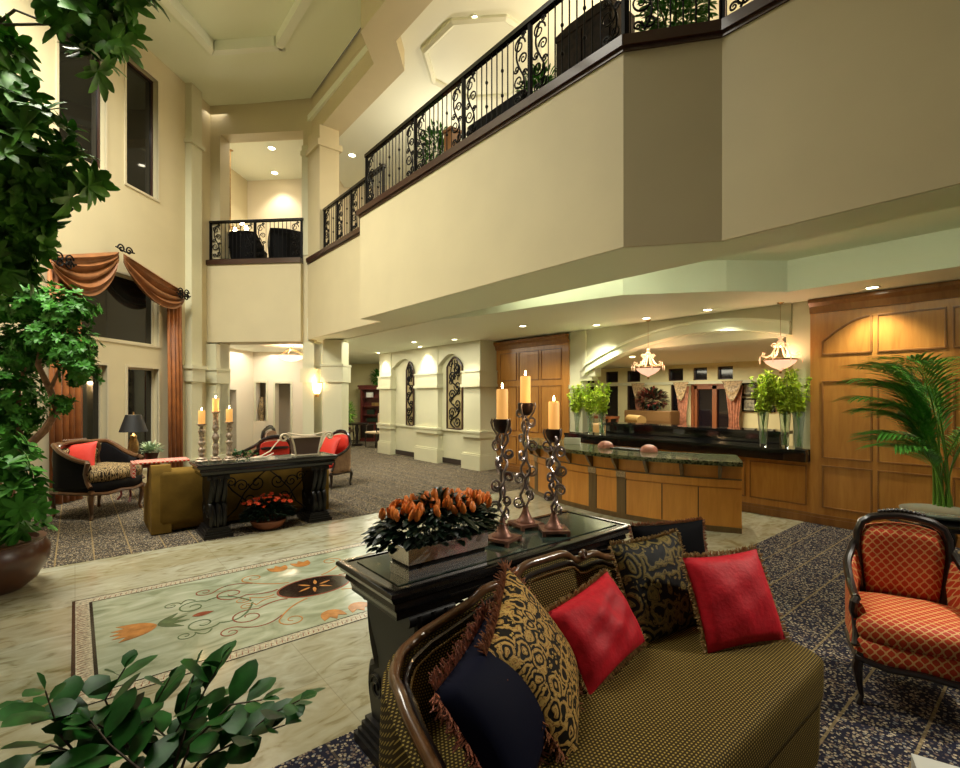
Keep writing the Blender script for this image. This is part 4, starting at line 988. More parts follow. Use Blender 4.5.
# bowl of orange flowers under the far console
fb = thing('potted_flowers', 'bowl of orange red flowers on the carpet under the far console', 'potted plant', (2.05,7.05,.004), 0)
m = M(); m.lathe([(.14,0),(.19,.03),(.23,.10),(.235,.12),(.21,.12),(.19,.10),(.02,.09)], n=22); m.build('bowl', TERRA2, fb, True)
m = M()
for i in range(1100):
    a = rr.uniform(0, 2*PI); q = math.sqrt(rr.random()); x, y = .36*q*math.cos(a), .20*q*math.sin(a); z = .14+.22*(1-q*q)*rr.uniform(.3,1)+rr.uniform(-.03,.08)
    m.leaf((x*.9,y*.9,z), (x*2, y*2, rr.uniform(-.1,.6)), (0,0,1), rr.uniform(.05,.09), rr.uniform(.02,.035), .3)
m.build('leaves', LEAFDD, fb)
b0 = None
for i in range(34):
    a = i*2.4; q = math.sqrt((i+.5)/34); x, y = .33*q*math.cos(a), .19*q*math.sin(a)
    if b0 is None:
        m = M()
        for k in range(7): m.leaf((0,0,0), (math.cos(k*.9), math.sin(k*.9), .9), (0,0,1), .042, .034, .1)
        b0 = m.build('blossom', REDPET, fb); o = b0
    else: o = b0.copy(); C.objects.link(o)
    o.location = (x, y, .33+.10*(1-q*q)+rr.uniform(-.04,.04)); o.rotation_euler = (rr.uniform(-.6,.9), rr.uniform(-.5,.5), rr.uniform(0,6)); o.scale = (rr.uniform(.8,1.2),)*3

# ---- side table with lamp by the window --------------------------------
st = thing('side_table', 'dark wood side table with curved legs, under the black shaded lamp', 'table', (.88,10.55,.004), math.radians(20))
m = M(); m.rbox(-.30,-.25,.64,.30,.25,.68,.012,2); m.bx(-.25,-.20,.55,.25,.20,.64); m.build('table_top', ROSEW, st)
for sx in (-1,1):
    for sy in (-1,1):
        m = M(); m.tube([(sx*.24,sy*.19,.58),(sx*.27,sy*.22,.46),(sx*.22,sy*.17,.22),(sx*.21,sy*.16,.08),(sx*.25,sy*.20,.0)], [.03,.034,.02,.015,.02], 7); m.build('leg', ROSEW, st, True)
lp = thing('table_lamp', 'gold table lamp with a tapered black shade, in front of the window pillar', 'lamp', (.80,10.62,.685), 0)
m = M(); m.lathe([(.085,0),(.09,.03),(.05,.05),(.065,.10),(.085,.20),(.075,.30),(.05,.38),(.055,.42),(.03,.45),(.012,.47),(.012,.56)], n=16); m.build('base', GOLDM, lp, True)
m = M(); m.lathe([(.215,.50),(.12,.80)], n=28, cap=False); m.lathe([(.209,.50),(.115,.80)], n=28, cap=False); m.build('lamp_shade', SHADE, lp, True)
m = M(); m.ball((0,0,.62), .03, 8); m.build('bulb', HOT, lp, True); m = M(); m.cyl((0,0,.80), .012, .05, 8); m.build('finial', GOLDM, lp)
light('lamp_light', 'POINT', (0,0,.62), 16, (1,.72,.38), .05, parent=lp)
fp = thing('potted_plant', 'small potted frosty green plant on the side table beside the lamp', 'potted plant', (1.04,10.35,.685), 0)
m = M(); m.lathe([(.08,0),(.11,.12),(.12,.14),(.10,.14),(.02,.12)], n=16); m.build('pot', TERRA, fp, True)
m = M()
for i in range(260):
    a = rr.uniform(0, 2*PI); e = rr.uniform(.1,1.2); d = Vector((math.cos(a)*math.cos(e), math.sin(a)*math.cos(e), math.sin(e))); m.leaf(Vector((0,0,.13))+d*rr.uniform(.02,.15), d, (0,0,1), .10, .022, .1)
m.build('leaves', mat('frosty_green_leaf', (.30,.40,.24), .6, noise=.4, ns=30), fp)
tw = thing('woven_throw', 'red and white woven throw draped over the sofa corner left of the far candlesticks', 'throw', (.98,8.0,.0), 0)
m = M(); m.rbox(-.36,-.16,.905,.26,.18,.935,.012,2); m.bx(-.40,-.16,.74,-.365,.18,.93); m.build('cloth', PLAID, tw)
# ---- drapes at the big window -------------------------------------------
def drape(name, s0, s1, z0, z1, label, group, folds=5):
    t = thing(name, label, 'curtain', (0,0,0), 0, group); m = M(); n = folds*8; vs = []; fs = []
    for i in range(n+1):
        s_ = s0+(s1-s0)*i/n; d = .10+.045*math.sin(2*PI*folds*i/n)+.012*math.sin(5.3*i)
        for z, k in ((z1,.7),((z0+z1)/2,1),(z0,1.1)): p = OL+D1*s_+NL*(.03+d*k); vs.append((p.x,p.y,z))
    for i in range(n):
        for j in range(2): fs.append((i*3+j, i*3+j+1, (i+1)*3+j+1, (i+1)*3+j))
    m._a(vs, fs); o = m.build('fabric', DRAPE, t, 70); md = o.modifiers.new('thick', 'SOLIDIFY'); md.thickness = .012
    return t
drape('drape', S_(-.42), S_(.02), .02, 4.10, 'rust orange drape at the left of the big window, behind the small tree', 'rust orange drapes', 5)
drape('drape', S_(1.47), S_(1.80), .02, 4.10, 'rust orange drape at the right of the big window', 'rust orange drapes', 4)
def swag(a, b, drop, label):
    t = thing('swag', label, 'curtain', (0,0,0), 0, 'copper silk window swags'); m = M(); n, q = 26, 14; vs = []; fs = []
    A, B = Vector(a), Vector(b)
    for i in range(n+1):
        s_ = i/n; p = A.lerp(B, s_); arc = math.sin(PI*s_)**.75
        for j in range(q+1):
            f = j/q; z = -.02-drop*arc*f-.16*f*(1-arc)*.8+.03*(1-f); dd_ = .17+.06*math.sin(f*2*PI*4.2)*min(1, arc*1.5)+.05*arc*f
            v = p+NL*dd_+Vector((0,0,z)); vs.append(tuple(v))
    for i in range(n):
        for j in range(q): k = i*(q+1)+j; fs.append((k, k+1, k+q+2, k+q+1))
    m._a(vs, fs); o = m.build('fabric', SWAG, t, 80); md = o.modifiers.new('thick', 'SOLIDIFY'); md.thickness = .014
    return t
def onL(x, z, d=.0): p = OL+D1*S_(x)+NL*d; return Vector((p.x, p.y, z))
swag(onL(-.42,4.10), onL(.52,4.55), .72, 'copper silk swag over the left half of the big window')
swag(onL(.60,4.55), onL(1.80,4.16), .62, 'copper silk swag over the right half of the big window')
for (x, z, lb) in ((-.32,4.06,'black iron rosette at the upper left corner of the window swag'),(.56,4.62,'black iron scroll at the peak of the window swags'),(1.70,4.10,'black iron rosette at the upper right corner of the window swag')):
    t = thing('curtain_ornament', lb, 'curtain hardware', onL(x,z,.26), 0, 'black iron swag holders'); m = M()
    for sg in (-1, 1):
        for dz in ((0,) if z > 4.5 else (-.05, .05)): m.tube(spiral(D1*sg*.09+Vector((0,0,dz)), D1*sg, (0,0,1), .085, 1.4, ph=0), .015, 5)
    m.tube([D1*-.22+Vector((0,0,.0)), Vector((0,0,-.04)), D1*.22+Vector((0,0,0))], .014, 5); m.build('iron_scroll', BLACKIRON, t, True)
# ---- railings ----------------------------------------------------------
RH, RZ = .98, 5.20
def mesh_only(mb, name, mt, smooth=True):
    o = mb.build(name, mt, None, smooth); me = o.data; bpy.data.objects.remove(o); return me
def scroll_mb():
    m = M(); r = .012
    for z0, z1, ph in ((.12,.50,1),(.50,.90,-1)):
        P = [(ph*.07*math.sin(PI*k/14*1.0)*1.0, 0, z0+(z1-z0)*k/14) for k in range(15)]; m.tube(P, r, 5)
    for (x, z, rr_, sg, ph) in ((-.02,.80,.098,1,0),(.045,.62,.07,-1,PI),(-.035,.38,.092,-1,0),(.045,.20,.07,1,PI),(.05,.90,.035,1,0),(-.07,.54,.045,1,PI),(.07,.44,.04,1,0),(-.06,.16,.045,1,0)):
        m.tube(spiral((x,0,z), (1,0,0), (0,0,1), rr_, 1.5, ph=ph, sgn=sg), [r*(1-.5*i/25) for i in range(26)], 5)
    for x in (-.125, .125): m.tube([(x,0,.06),(x,0,.95)], .006, 5)
    return m
SCM = mesh_only(scroll_mb(), 'scroll_panel', BLACKIRON)
def balus_mb(knot):
    m = M(); m.tube([(0,0,.06),(0,0,.95)], .009, 6)
    if knot:
        for z in (.35,.66): m.ball((0,0,z), .020, 6, 1.3)
    return m
BA = [mesh_only(balus_mb(k), 'baluster', BLACKIRON) for k in (0, 1)]
pm = M(); pm.bx(-.022,-.022,0,.022,.022,.97); PM = mesh_only(pm, 'post', BLACKIRON, False)
def put(me, name, par, x, kind=None):
    o = bpy.data.objects.new(name, me); C.objects.link(o); o.parent = par; o.location = (x, 0, 0); return o
def railing(a, b, posts, label, z=RZ, inset=.14):
    a, b = Vector((a[0],a[1],0)), Vector((b[0],b[1],0)); u = (b-a).normalized(); L = (b-a).length
    t = thing('balcony_railing', label, 'railing', (a.x,a.y,z), math.atan2(u.y, u.x), 'wrought iron balcony railings')
    m = M(); m.bx(-.02,-.04,RH-.02,L+.02,.04,RH+.035); m.bx(-.0,-.02,RH-.03,L,.02,RH-.012); m.build('handrail', TRIMD if False else BLK, t)
    m = M(); m.bx(0,-.014,.045,L,.014,.068); m.build('bottom_rail', BLACKIRON, t)
    for p in posts: put(PM, 'post', t, p)
    for p, q in zip(posts, posts[1:]):
        w = q-p; ns = 2 if w > .9 else 1; s0 = p+.16; s1 = q-.16
        if ns == 2:
            put(SCM, 'scroll_panel', t, s0); put(SCM, 'scroll_panel', t, s1); lo, hi = s0+.125, s1-.125
        else: put(SCM, 'scroll_panel', t, s0); lo, hi = s0+.125, q
        n = max(1, int(round((hi-lo)/.105))-1)
        for k in range(n): put(BA[1 if k % 3 == 1 else 0], 'baluster', t, lo+(hi-lo)*(k+1)/(n+1))
    return t
i_ = .10
railing((4.52,11.2),(4.52,8.33), [0,.72,1.45,2.15,2.85], 'iron railing of the short set back gallery run beside the corner pier')
railing((4.10,8.20),(4.10,2.74), [0,1.66,2.89,4.16,5.44], 'longest iron railing, along the straight gallery front')
railing((4.10,2.74),(4.63,2.07), [0,.85], 'iron railing of the slanted gallery corner above the reception')
railing((4.63,2.07),(4.63,-1.2), [0,1.3,2.6,3.27], 'iron railing of the gallery run at the top right, beyond the slanted corner')
rb = F0+C1*.03+NF*.03; re = F0+C1*2.43+NF*.03
railing((rb.x,rb.y),(re.x,re.y), [0,1.17,2.38], 'iron railing of the upper lounge opening above the rear hall', RZ-.01)
# ---- upper level furniture ---------------------------------------------
def tub_chair(label, loc, rz, sc=1.0, group=None):
    t = thing('lounge_chair', label, 'armchair', loc, rz, group); t.scale = (sc,)*3
    m = M(); P = interp([(-.32,-.30),(-.34,0),(-.30,.27),(0,.34),(.30,.27),(.34,0),(.32,-.30)], 41); vs = []
    for p in P:
        tp = .60+.35*max(0, min(1, (p.y+.1)/.35)); n_ = Vector((p.x, p.y, 0)).normalized()
        vs += [p+Vector((0,0,.12)), p+n_*.05+Vector((0,0,tp)), p-n_*.03+Vector((0,0,tp+.01)), p-n_*.06+Vector((0,0,.2))]
    m._a(vs, [(i*4+q, i*4+(q+1)%4, (i+1)*4+(q+1)%4, (i+1)*4+q) for i in range(40) for q in range(4)]+[(0,1,2,3),(160,161,162,163)]); m.build('backrest', DKFAB, t, 50)
    m = M(); m.rbox(-.29,-.33,.16,.29,.26,.45,.05); m.build('seat', DKFAB, t, 50)
    for x in (-.27,.27):
        for y in (-.27,.24): m = M(); m.cyl((x,y,0), .02, .16, 8, .025); m.build('leg', MAHOG, t)
    return t
tub_chair('left one of the dark lounge chairs behind the upper lounge railing', (3.50,13.85,5.05), math.radians(140), 1.05)
tub_chair('right one of the dark lounge chairs behind the upper lounge railing', (4.28,13.25,5.05), math.radians(165), 1.12)
def upright_piano(): pass
ls = thing('sofa', 'black leather sofa back against the middle of the long gallery railing', 'sofa', (4.62,5.15,5.05), 0)
m = M(); m.rbox(-.14,-.60,.05,.10,.60,.78,.05); m.build('backrest', DKFAB, ls, 50); m = M(); m.rbox(.06,-.60,.05,.62,.60,.42,.05); m.build('seat', DKFAB, ls, 50)
for y0 in (-.68,.56):
    m = M(); m.rbox(-.12,y0,.05,.60,y0+.14,.58,.04); m.build('arm', DKFAB, ls, 50)
fs_ = thing('folding_screen', 'dark tooled leather cabinet standing on the gallery near the slanted corner', 'cabinet', (4.95,3.75,5.05), 0)
m = M(); m.bx(-.25,-.42,.05,.20,.42,1.22); m.vprism([(-.42,1.22),(.42,1.22),(.42,1.30),(.2,1.34),(-.2,1.34),(-.42,1.30)], (-.26,0,0), (0,1,0), (.46,0,0)); m.build('carcass', SCREEN, fs_)
m = M(); m.bx(-.27,-.39,.12,-.25,-.01,1.18); m.build('door', SCREEN, fs_); m = M(); m.bx(-.27,.01,.12,-.25,.39,1.18); m.build('door', SCREEN, fs_)
def bush(label, loc, n, rx, rz, zc, leafL, leafW, mt, pot=None, name='potted_plant', seed=0, potm=TERRA, cat='potted plant', stems=True):
    t = thing(name, label, cat, loc); rs = random.Random(seed); m = M()
    for i in range(n):
        v = Vector((rs.gauss(0,1), rs.gauss(0,1), rs.gauss(0,1))).normalized()*rs.random()**.4; p = Vector((v.x*rx, v.y*rx, zc+v.z*rz))
        d = Vector((v.x+rs.uniform(-.5,.5), v.y+rs.uniform(-.5,.5), .25+v.z+rs.uniform(-.5,.5))); m.leaf(p, d, (0,0,1), leafL*rs.uniform(.7,1.3), leafW*rs.uniform(.8,1.2), .25)
    m.build('leaves', mt, t)
    if stems:
        m = M()
        for k in range(7): a = k*.9; m.tube([(math.cos(a)*.02, math.sin(a)*.02, pot[1] if pot else 0), (math.cos(a)*rx*.3, math.sin(a)*rx*.3, zc*.7), (math.cos(a)*rx*.6, math.sin(a)*rx*.6, zc)], .008, 4)
        m.build('stem', BARKD, t)
    if pot:
        r, h = pot; m = M(); m.lathe([(r*.62,0),(r*.8,h*.3),(r,h*.8),(r*1.03,h),(r*.92,h),(r*.9,h*.88),(.01,h*.86)], n=20); m.build('pot', potm, t, True)
    return t
bush('leafy plant on the gallery behind the far part of the long railing', (4.50,6.55,5.05), 420, .26, .40, .72, .10, .035, LEAFM, (.16,.25), seed=21)
bush('plant behind the black leather sofa on the gallery', (4.95,4.70,5.05), 420, .24, .30, .95, .11, .035, LEAFM, (.16,.45), seed=22)
bush('wide bright plant at the slanted corner of the gallery', (5.05,2.75,5.05), 900, .34, .55, .95, .13, .035, LEAFM, (.2,.35), seed=23)
wc_ = thing('wood_post_stand', 'slim brown wooden stand behind the gallery railing beside the leafy plant', 'stand', (4.45,6.05,5.05)); m = M(); m.bx(-.09,-.09,0,.09,.09,.78); m.bx(-.11,-.11,.78,.11,.11,.82); m.build('body', HONEYD, wc_)
# upper lounge chandelier
uc = thing('chandelier', 'small pendant chandelier with bright bulbs seen in the upper lounge opening', 'chandelier', at(230,228,14.2))
m = M(); m.tube([(0,0,0),(0,0,8.94-uc.location.z)], .022, 6); m.lathe([(.09,0),(.02,-.03)], (0,0,8.95-uc.location.z), 12); m.build('rod', GOLDM, uc)
m = M()
for k in range(6):
    a = k*PI/3; u = Vector((math.cos(a), math.sin(a), 0)); m.tube([(0,0,.1), u*.15+Vector((0,0,-.06)), u*.40+Vector((0,0,-.05)), u*.44+Vector((0,0,.04))], .018, 5)
m.build('arms', GOLDM, uc, True)
for k in range(6):
    a = k*PI/3; m = M(); m.ball((.44*math.cos(a), .44*math.sin(a), .10), .065, 8); m.build('bulb', HOT, uc, True)

# ---- recessed downlights -------------------------------------------------
def downlight(loc, label, power, col=WARM, r=.065, spot=105, group=None, tilt=None, soft=.05):
    t = thing('recessed_downlight', label, 'light', loc, 0, group)
    m = M(); m.lathe([(r,.002),(r*1.35,0),(r*1.35,-.008),(r,-.010)], n=24, cap=False); m.build('trim_ring', CEILW, t, True)
    m = M(); m.lathe([(.001,-.004),(r,-.004)], n=24, cap=False); m.build('lens', LENS, t)
    light('downlight_beam', 'SPOT', (0,0,-.03), power, col, soft, aim=tilt or (0,0,-3), spot=spot, blend=.7, parent=t)
    return t
DL = 'ceiling downlights under the low lobby ceiling'
Z_ = 3.19
for x, y, p, lb, ti in [
    (7.78,1.62,95,'ceiling downlight close to the right hand wood wall, above the palm',(.15,0,-3)),
    (7.75,3.70,100,'ceiling downlight before the right end of the reception arch',(.25,-.6,-3)),
    (7.75,4.78,70,'ceiling downlight before the middle of the reception arch',(-.5,0,-3)),
    (7.75,5.85,100,'ceiling downlight before the left part of the reception arch',(.25,.5,-3)),
    (6.75,6.85,100,'ceiling downlight washing the tall wood panels left of the reception',(1.0,.6,-3)),
    (7.05,9.50,60,'ceiling downlight by the nearest pale pilaster',None),
    (7.35,11.5,75,'ceiling downlight washing the middle pilaster between the iron panels',(.25,0,-3)),
    (6.6,10.6,50,'ceiling downlight in the lobby, nearest the freestanding column',None),
    (7.35,13.9,60,'ceiling downlight by the farthest pale pilaster',None)]:
    downlight((x,y,Z_), lb, p, (1,.90,.66), tilt=ti)
downlight((4.80,-.45,3.214), 'soffit downlight right of the sofa, beyond the right edge', 290, (1,.90,.70), spot=80, tilt=(-2.5,1.75,-2.5), soft=.035)
downlight((6.2,-.6,3.60), 'added unseen tray ceiling downlight beyond the right edge, lighting the orange armchair', 70, (1,.86,.6), spot=110)  # added out of view to light the orange armchair
for x, y in ((9.8,3.4),(9.8,6.4)): downlight((x,y,2.715), 'small downlight in the room beyond the arch, %s' % ('right one' if y < 4 else 'left one'), 35, (1,.84,.5))
# upper hall downlights
p1 = at(476,23,9.0); p2 = at(347,160,13.6)
downlight((5.55,6.85,8.595), 'bright downlight in the upper hall ceiling above the long railing', 160, (1,.88,.62), r=.09)
downlight((6.0,12.9,8.595), 'bright downlight in the upper hall ceiling beside the corner pier', 120, (1,.88,.62), r=.09)
downlight((4.35,14.65,8.945), 'downlight in the upper lounge ceiling, higher one seen', 120, (1,.84,.6), r=.09)
downlight((4.9,16.2,8.945), 'downlight in the upper lounge ceiling, lower one seen', 120, (1,.84,.6), r=.09)

# ---- rear hall: bowl ceiling light, sconce, statue ------------------------
bl = thing('ceiling_light', 'alabaster bowl light with brass frame on the rear hall ceiling', 'light', (4.86,14.55,3.29), 0)
m = M(); m.lathe([(.02,-.46),(.16,-.44),(.30,-.38),(.40,-.31),(.42,-.29)], n=30, cap=False); m.build('bowl', BOWL2, bl, True)
m = M(); m.tube([(0,0,0),(0,0,-.12)], .03, 8); m.lathe([(.12,0),(.06,-.03)], n=16); m.build('stem', GOLDM, bl)
for k in range(3): a = k*2.1; m = M(); m.tube([(0,0,-.08),(.2*math.cos(a),.2*math.sin(a),-.16),(.43*math.cos(a),.43*math.sin(a),-.28)], .012, 6); m.build('arm', GOLDM, bl)
light('bowl_light', 'POINT', (0,0,-.12), 30, (1,.74,.48), .15, parent=bl)
sc = thing('wall_sconce', 'glowing glass wall sconce on the pier left of the freestanding column', 'light', (4.57,11.80,2.0), 0)
m = M(); m.lathe([(.05,-.12),(.09,-.04),(.11,.10),(.10,.13)], n=14, cap=False); m.build('glass_shade', LAMPW, sc, True)
m = M(); m.bx(-.02,0,-.2,.05,.12,.05); m.tube([(0,0,-.20),(0,0,-.12)], .02, 6); m.build('bracket', GOLDM, sc)
light('sconce_light', 'POINT', (-.05,-.12,.16), 12, (1,.66,.36), .05, parent=sc)
sp = F0+D1*2.6
vz = thing('vase', 'slim patterned gold vase standing in the rear hall niche', 'vase', tuple(Vector((2.0,20.0,0))+C1*3.88+D1*.12+Vector((0,0,1.0))))
m = M(); m.lathe([(.06,0),(.09,.1),(.11,.30),(.10,.50),(.06,.68),(.05,.74),(.07,.8)], n=16); m.build('vase_body', BEIGED, vz, True)

# ---- far end: bookcase, plant, table and chairs ----------------------------
bk = thing('bookcase', 'dark red wooden bookcase with dark shelves at the far end of the lobby', 'cabinet', (9.35,18.0,.004), math.radians(-45))
m = M(); m.bx(-.62,-.02,0,.62,.38,.10); m.bx(-.60,.34,.1,.60,.36,2.1); m.bx(-.60,0,.1,-.52,.36,2.1); m.bx(.52,0,.1,.60,.36,2.1); m.bx(-.60,0,.1,.60,.36,.75); m.bx(-.66,-.05,2.1,.66,.40,2.2); m.bx(-.69,-.08,2.2,.69,.42,2.27); m.build('carcass', ROSEW, bk)
for z in (1.05,1.40,1.75): m = M(); m.bx(-.52,.02,z,.52,.34,z+.03); m.build('shelf', ROSEW, bk)
for x in (-.30,.30): m = M(); m.bx(x-.26,-.02,.15,x+.26,0,.70); m.build('door', MAHOG, bk)
for k, (x, z, w, h_) in enumerate(((-.25,1.78,.26,.20),(.1,1.43,.5,.14),(-.2,1.08,.3,.2),(.25,1.08,.2,.25),(-.1,.78,.5,.16))):
    o_ = Matrix.Rotation(math.radians(-45),4,'Z') @ Vector((x,.14,0)); m = M(); m.rbox(-w/2,-.08,0,w/2,.08,h_,.01,1)
    ob = m.build('storage_box', PAPER if k == 0 else (GOLDM if k == 1 else LEAFDD), None); ob.location = (9.35+o_.x, 18.0+o_.y, .004+z); ob.rotation_euler = (0,0,math.radians(-45))
    tag(ob, ['pale box on the top shelf of the red bookcase','wide gold box on the second shelf of the red bookcase','dark box at the left of the third bookcase shelf','taller dark box at the right of the third bookcase shelf','dark box on the lowest shelf of the red bookcase'][k], 'box')
bush('leafy plant standing on top of the red bookcase', (9.35+.22,18.0-.08,2.28), 420, .34, .28, .30, .16, .05, LEAFM, (.14,.14), seed=31)
bush('green plant in the corner behind the far lobby table', (8.20,18.2,.004), 420, .32, .42, 1.15, .18, .05, LEAFL, (.2,.6), seed=32)
dt = thing('side_table', 'small dark table between the two chairs at the far end of the lobby', 'table', (8.05,16.9,.004), 0)
m = M(); m.lathe([(.42,.78),(.44,.80),(.44,.83),(.40,.84)], n=24); m.build('table_top', MAHOG, dt); m = M(); m.lathe([(.20,0),(.22,.03),(.06,.08),(.05,.4),(.08,.6),(.05,.78)], n=14); m.build('pedestal', MAHOG, dt, True)
def side_chair(label, loc, rz):
    t = thing('side_chair', label, 'chair', loc, rz); t.scale = (1.2,)*3
    m = M(); m.rbox(-.24,-.24,.40,.24,.24,.47,.03); m.build('seat', CREAMF, t, 50)
    m = M(); m.rbox(-.20,.235,.58,.20,.275,1.0,.015); m.build('backrest', CREAMF, t, 50)
    m = M(); m.tube([(-.22,.24,.0),(-.22,.25,.5),(-.22,.28,1.02),(0,.285,1.06),(.22,.28,1.02),(.22,.25,.5),(.22,.24,0)], .022, 7); m.build('back_frame', MAHOG, t, True)
    for x in (-.21,.21): m = M(); m.tube([(x,-.21,.42),(x*1.08,-.23,.2),(x,-.22,0)], [.025,.018,.015], 7); m.build('leg', MAHOG, t, True)
    m = M(); m.tube([(-.23,.24,.66),(-.25,0,.68),(-.24,-.18,.64),(-.22,-.2,.44)], .016, 6); m.tube([(.23,.24,.66),(.25,0,.68),(.24,-.18,.64),(.22,-.2,.44)], .016, 6); m.build('armrests', MAHOG, t, True)
side_chair('cream backed chair with dark frame left of the far lobby table', (7.75,17.4,.004), math.radians(30))
side_chair('dark framed open armchair with cream seat right of the far lobby table, before the bookcase', (8.35,15.95,.004), math.radians(-75))

# ---- wrought iron wall panels ---------------------------------------------
def iron_panel(y0, y1, label):
    t = thing('iron_wall_panel', label, 'wall decoration', (7.715,(y0+y1)/2,0), 0, 'arched iron scroll panels'); w = (y1-y0)/2
    tp = lambda y: 2.60+.25*(1-(abs(y)/w)**1.6)
    m = M(); L = [(-w,.96)]+[(-w+2*w*k/16, tp(-w+2*w*k/16)) for k in range(17)]+[(w,.96)]
    m.vprism(L, (.012,0,0), (0,1,0), (.012,0,0)); m.build('cream_backing', mat('tan_panel_backing', (.34,.27,.12), .6), t)
    m = M(); m.tube([(0,a,z) for a, z in L]+[(0,-w,.96)], .028, 5); m.build('frame', TRIMD, t)
    m = M()
    for k in range(7):
        z = 1.10+.235*k; sg = 1 if k % 2 else -1; m.tube(spiral((0,sg*w*.35,z+.05), (0,-sg,0), (0,0,1), min(w*.5,.15), 1.5, sgn=sg), .017, 5); m.tube(spiral((0,-sg*w*.5,z+.15), (0,sg,0), (0,0,1), w*.28, 1.3, sgn=-sg), .013, 5)
    P = [(0, w*.55*math.sin(k*.62), .98+1.7*k/30) for k in range(31)]; m.tube(P, .020, 5)
    for a in (-.4, 0, .4): m.tube([(0,a*w,2.25),(0,a*w*1.3,2.5),(0,a*w*.7,2.78)], .014, 5)
    m.build('iron_scrollwork', BLACKIRON, t, True)
iron_panel(12.42, 12.80+.02, 'arched iron scroll panel between the farthest and the middle pilaster')
iron_panel(10.05, 10.72, 'arched iron scroll panel between the middle and the nearest pilaster')

# ---- reception desk ---------------------------------------------------------
rd = thing('reception_desk', 'curved maple reception desk with a green granite top', 'desk', (0,0,0))
FR = [(7.25,7.05),(6.85,6.75),(6.60,6.35),(6.42,5.9),(6.31,5.3),(6.26,4.7),(6.27,4.15),(6.37,3.70),(6.55,3.20),(6.77,2.78)]
P = interp(FR, 91); Nn = []
for i, p in enumerate(P):
    t_ = (P[min(i+1,90)]-P[max(i-1,0)]).normalized(); Nn.append(Vector((t_.y, -t_.x, 0)))   # outwards (towards the hall)
Nn = [n_ if n_.x < 0 else -n_ for n_ in Nn]
def strip(m, i0, i1, out0, out1, z0, z1):
    a = [P[i]+Nn[i]*out1 for i in range(i0, i1+1)]; b = [P[i]+Nn[i]*out0 for i in range(i0, i1+1)]; m.prism([tuple(p[:2]) for p in a+b[::-1]], z0, z1)
m = M(); strip(m, 0, 90, -.42, 0, .0, .88); m.build('carcass', DESKW, rd)
m = M(); strip(m, 0, 90, -.05, .02, .0, .07); m.build('plinth', DESKD, rd)
m = M(); strip(m, 0, 90, -.72, .17, .90, .935); strip(m, 0, 90, -.72, .19, .935, .96); m.build('granite_top', GRANITE, rd)
m = M(); strip(m, 0, 90, -.1, .035, .70, .715); m.build('bead', DESKD, rd)
marks = [0, 9, 18, 21, 33, 36, 48, 51, 58, 61, 71, 80, 90]
widths = {2:'p', 4:'p', 6:'p', 8:'p'}
for k, (a, b) in enumerate(zip(marks, marks[1:])):
    if (a, b) in ((18,21),(33,36),(48,51),(58,61)):
        m = M(); strip(m, a, b, 0, .022, .07, .62); m.build('reeded_pilaster', DESKD, rd)
        m = M(); strip(m, a, b, 0, .040, .615, .70); m.build('stone_tile', TILE, rd)
    else:
        e = 0
        m = M(); strip(m, a, b, 0, .018, .075, .585); dpn = m.build('door', DESKW, rd)
        m = M(); strip(m, a, b, .0, .030, .60, .70); m.build('fascia', DESKW, rd)
        m = M(); q = P[a]+Nn[a]*.019; s_ = (P[a+1]-P[a]).normalized()*.006; m.prism([tuple((q-s_)[:2]), tuple((q+s_)[:2]), tuple((q+s_+Nn[a]*.003)[:2]), tuple((q-s_+Nn[a]*.003)[:2])], .08, .585); m.build('door_gap', MAHOG, dpn)
for i in range(4, 90, 9):
    m = M(); q = P[i]; s_ = (P[i+1]-P[i-1]).normalized(); c_ = [q+Nn[i]*.0-s_*.02, q+Nn[i]*.0+s_*.02]
    m.vprism([(0,.70),(.03,.72),(.13,.86),(.15,.90),(0,.90)], tuple(q-s_*.02), Nn[i], tuple(s_*.04)); m.build('corbel', DESKD, rd)
cd_ = thing('card_holder', 'folded white card standing on the left end of the granite desk top', 'card', (6.85,5.70,.961), math.radians(-60))
m = M(); m.vprism([(-.14,0),(.14,0),(.14,.11),(-.14,.11)], (0,-.03,0), (1,0,0), (0,.004,0)); m.vprism([(-.14,0),(.14,0),(.14,.11),(-.14,.11)], (0,.05,0), (1,0,0), (0,.004,0)); m.bx(-.14,-.03,0,.14,.05,.004); m.build('card', PAPER, cd_)
for (u, v, lb) in ((572,446,'left one of the low pink domes on the granite desk top'),(604,447,'right one of the low pink domes on the granite desk top')):
    pass
for (x, y, lb) in ((6.80,4.95,'left one of the low pink domes on the granite desk top'),(6.80,4.15,'right one of the low pink domes on the granite desk top')):
    t = thing('stone_bell', lb, 'ornament', (x,y,.961), 0, 'pink domes on the desk'); m = M(); m.lathe([(.13,0),(.13,.03),(.11,.07),(.06,.10),(.002,.11)], n=20); m.build('dome', PINK, t, True)
kb = thing('desk_blotter', 'flat black pad on the granite desk top between the pink domes', 'desk pad', (6.80,4.55,.961), math.radians(-88)); m = M(); m.rbox(-.26,-.10,0,.26,.10,.02,.005,1); m.build('pad', BLK, kb)
# black counters
cs = thing('back_counter', 'black granite ledge in the reception opening, under the flower vases', 'counter', (0,0,0))
m = M(); m.bx(7.98,2.41,.87,8.56,6.85,1.0); m.bx(7.96,2.41,1.0,8.56,6.85,1.045); m.build('ledge', GRANITE_B, cs)
bc = thing('raised_counter', 'tall black counter behind the ledge in the reception room', 'counter', (0,0,0))
m = M(); m.bx(8.72,3.0,0,9.10,6.35,1.20); m.build('body', GRANITE_B, bc); m = M(); m.bx(8.66,2.92,1.20,9.20,6.42,1.25); m.build('counter_top', GRANITE_B, bc)
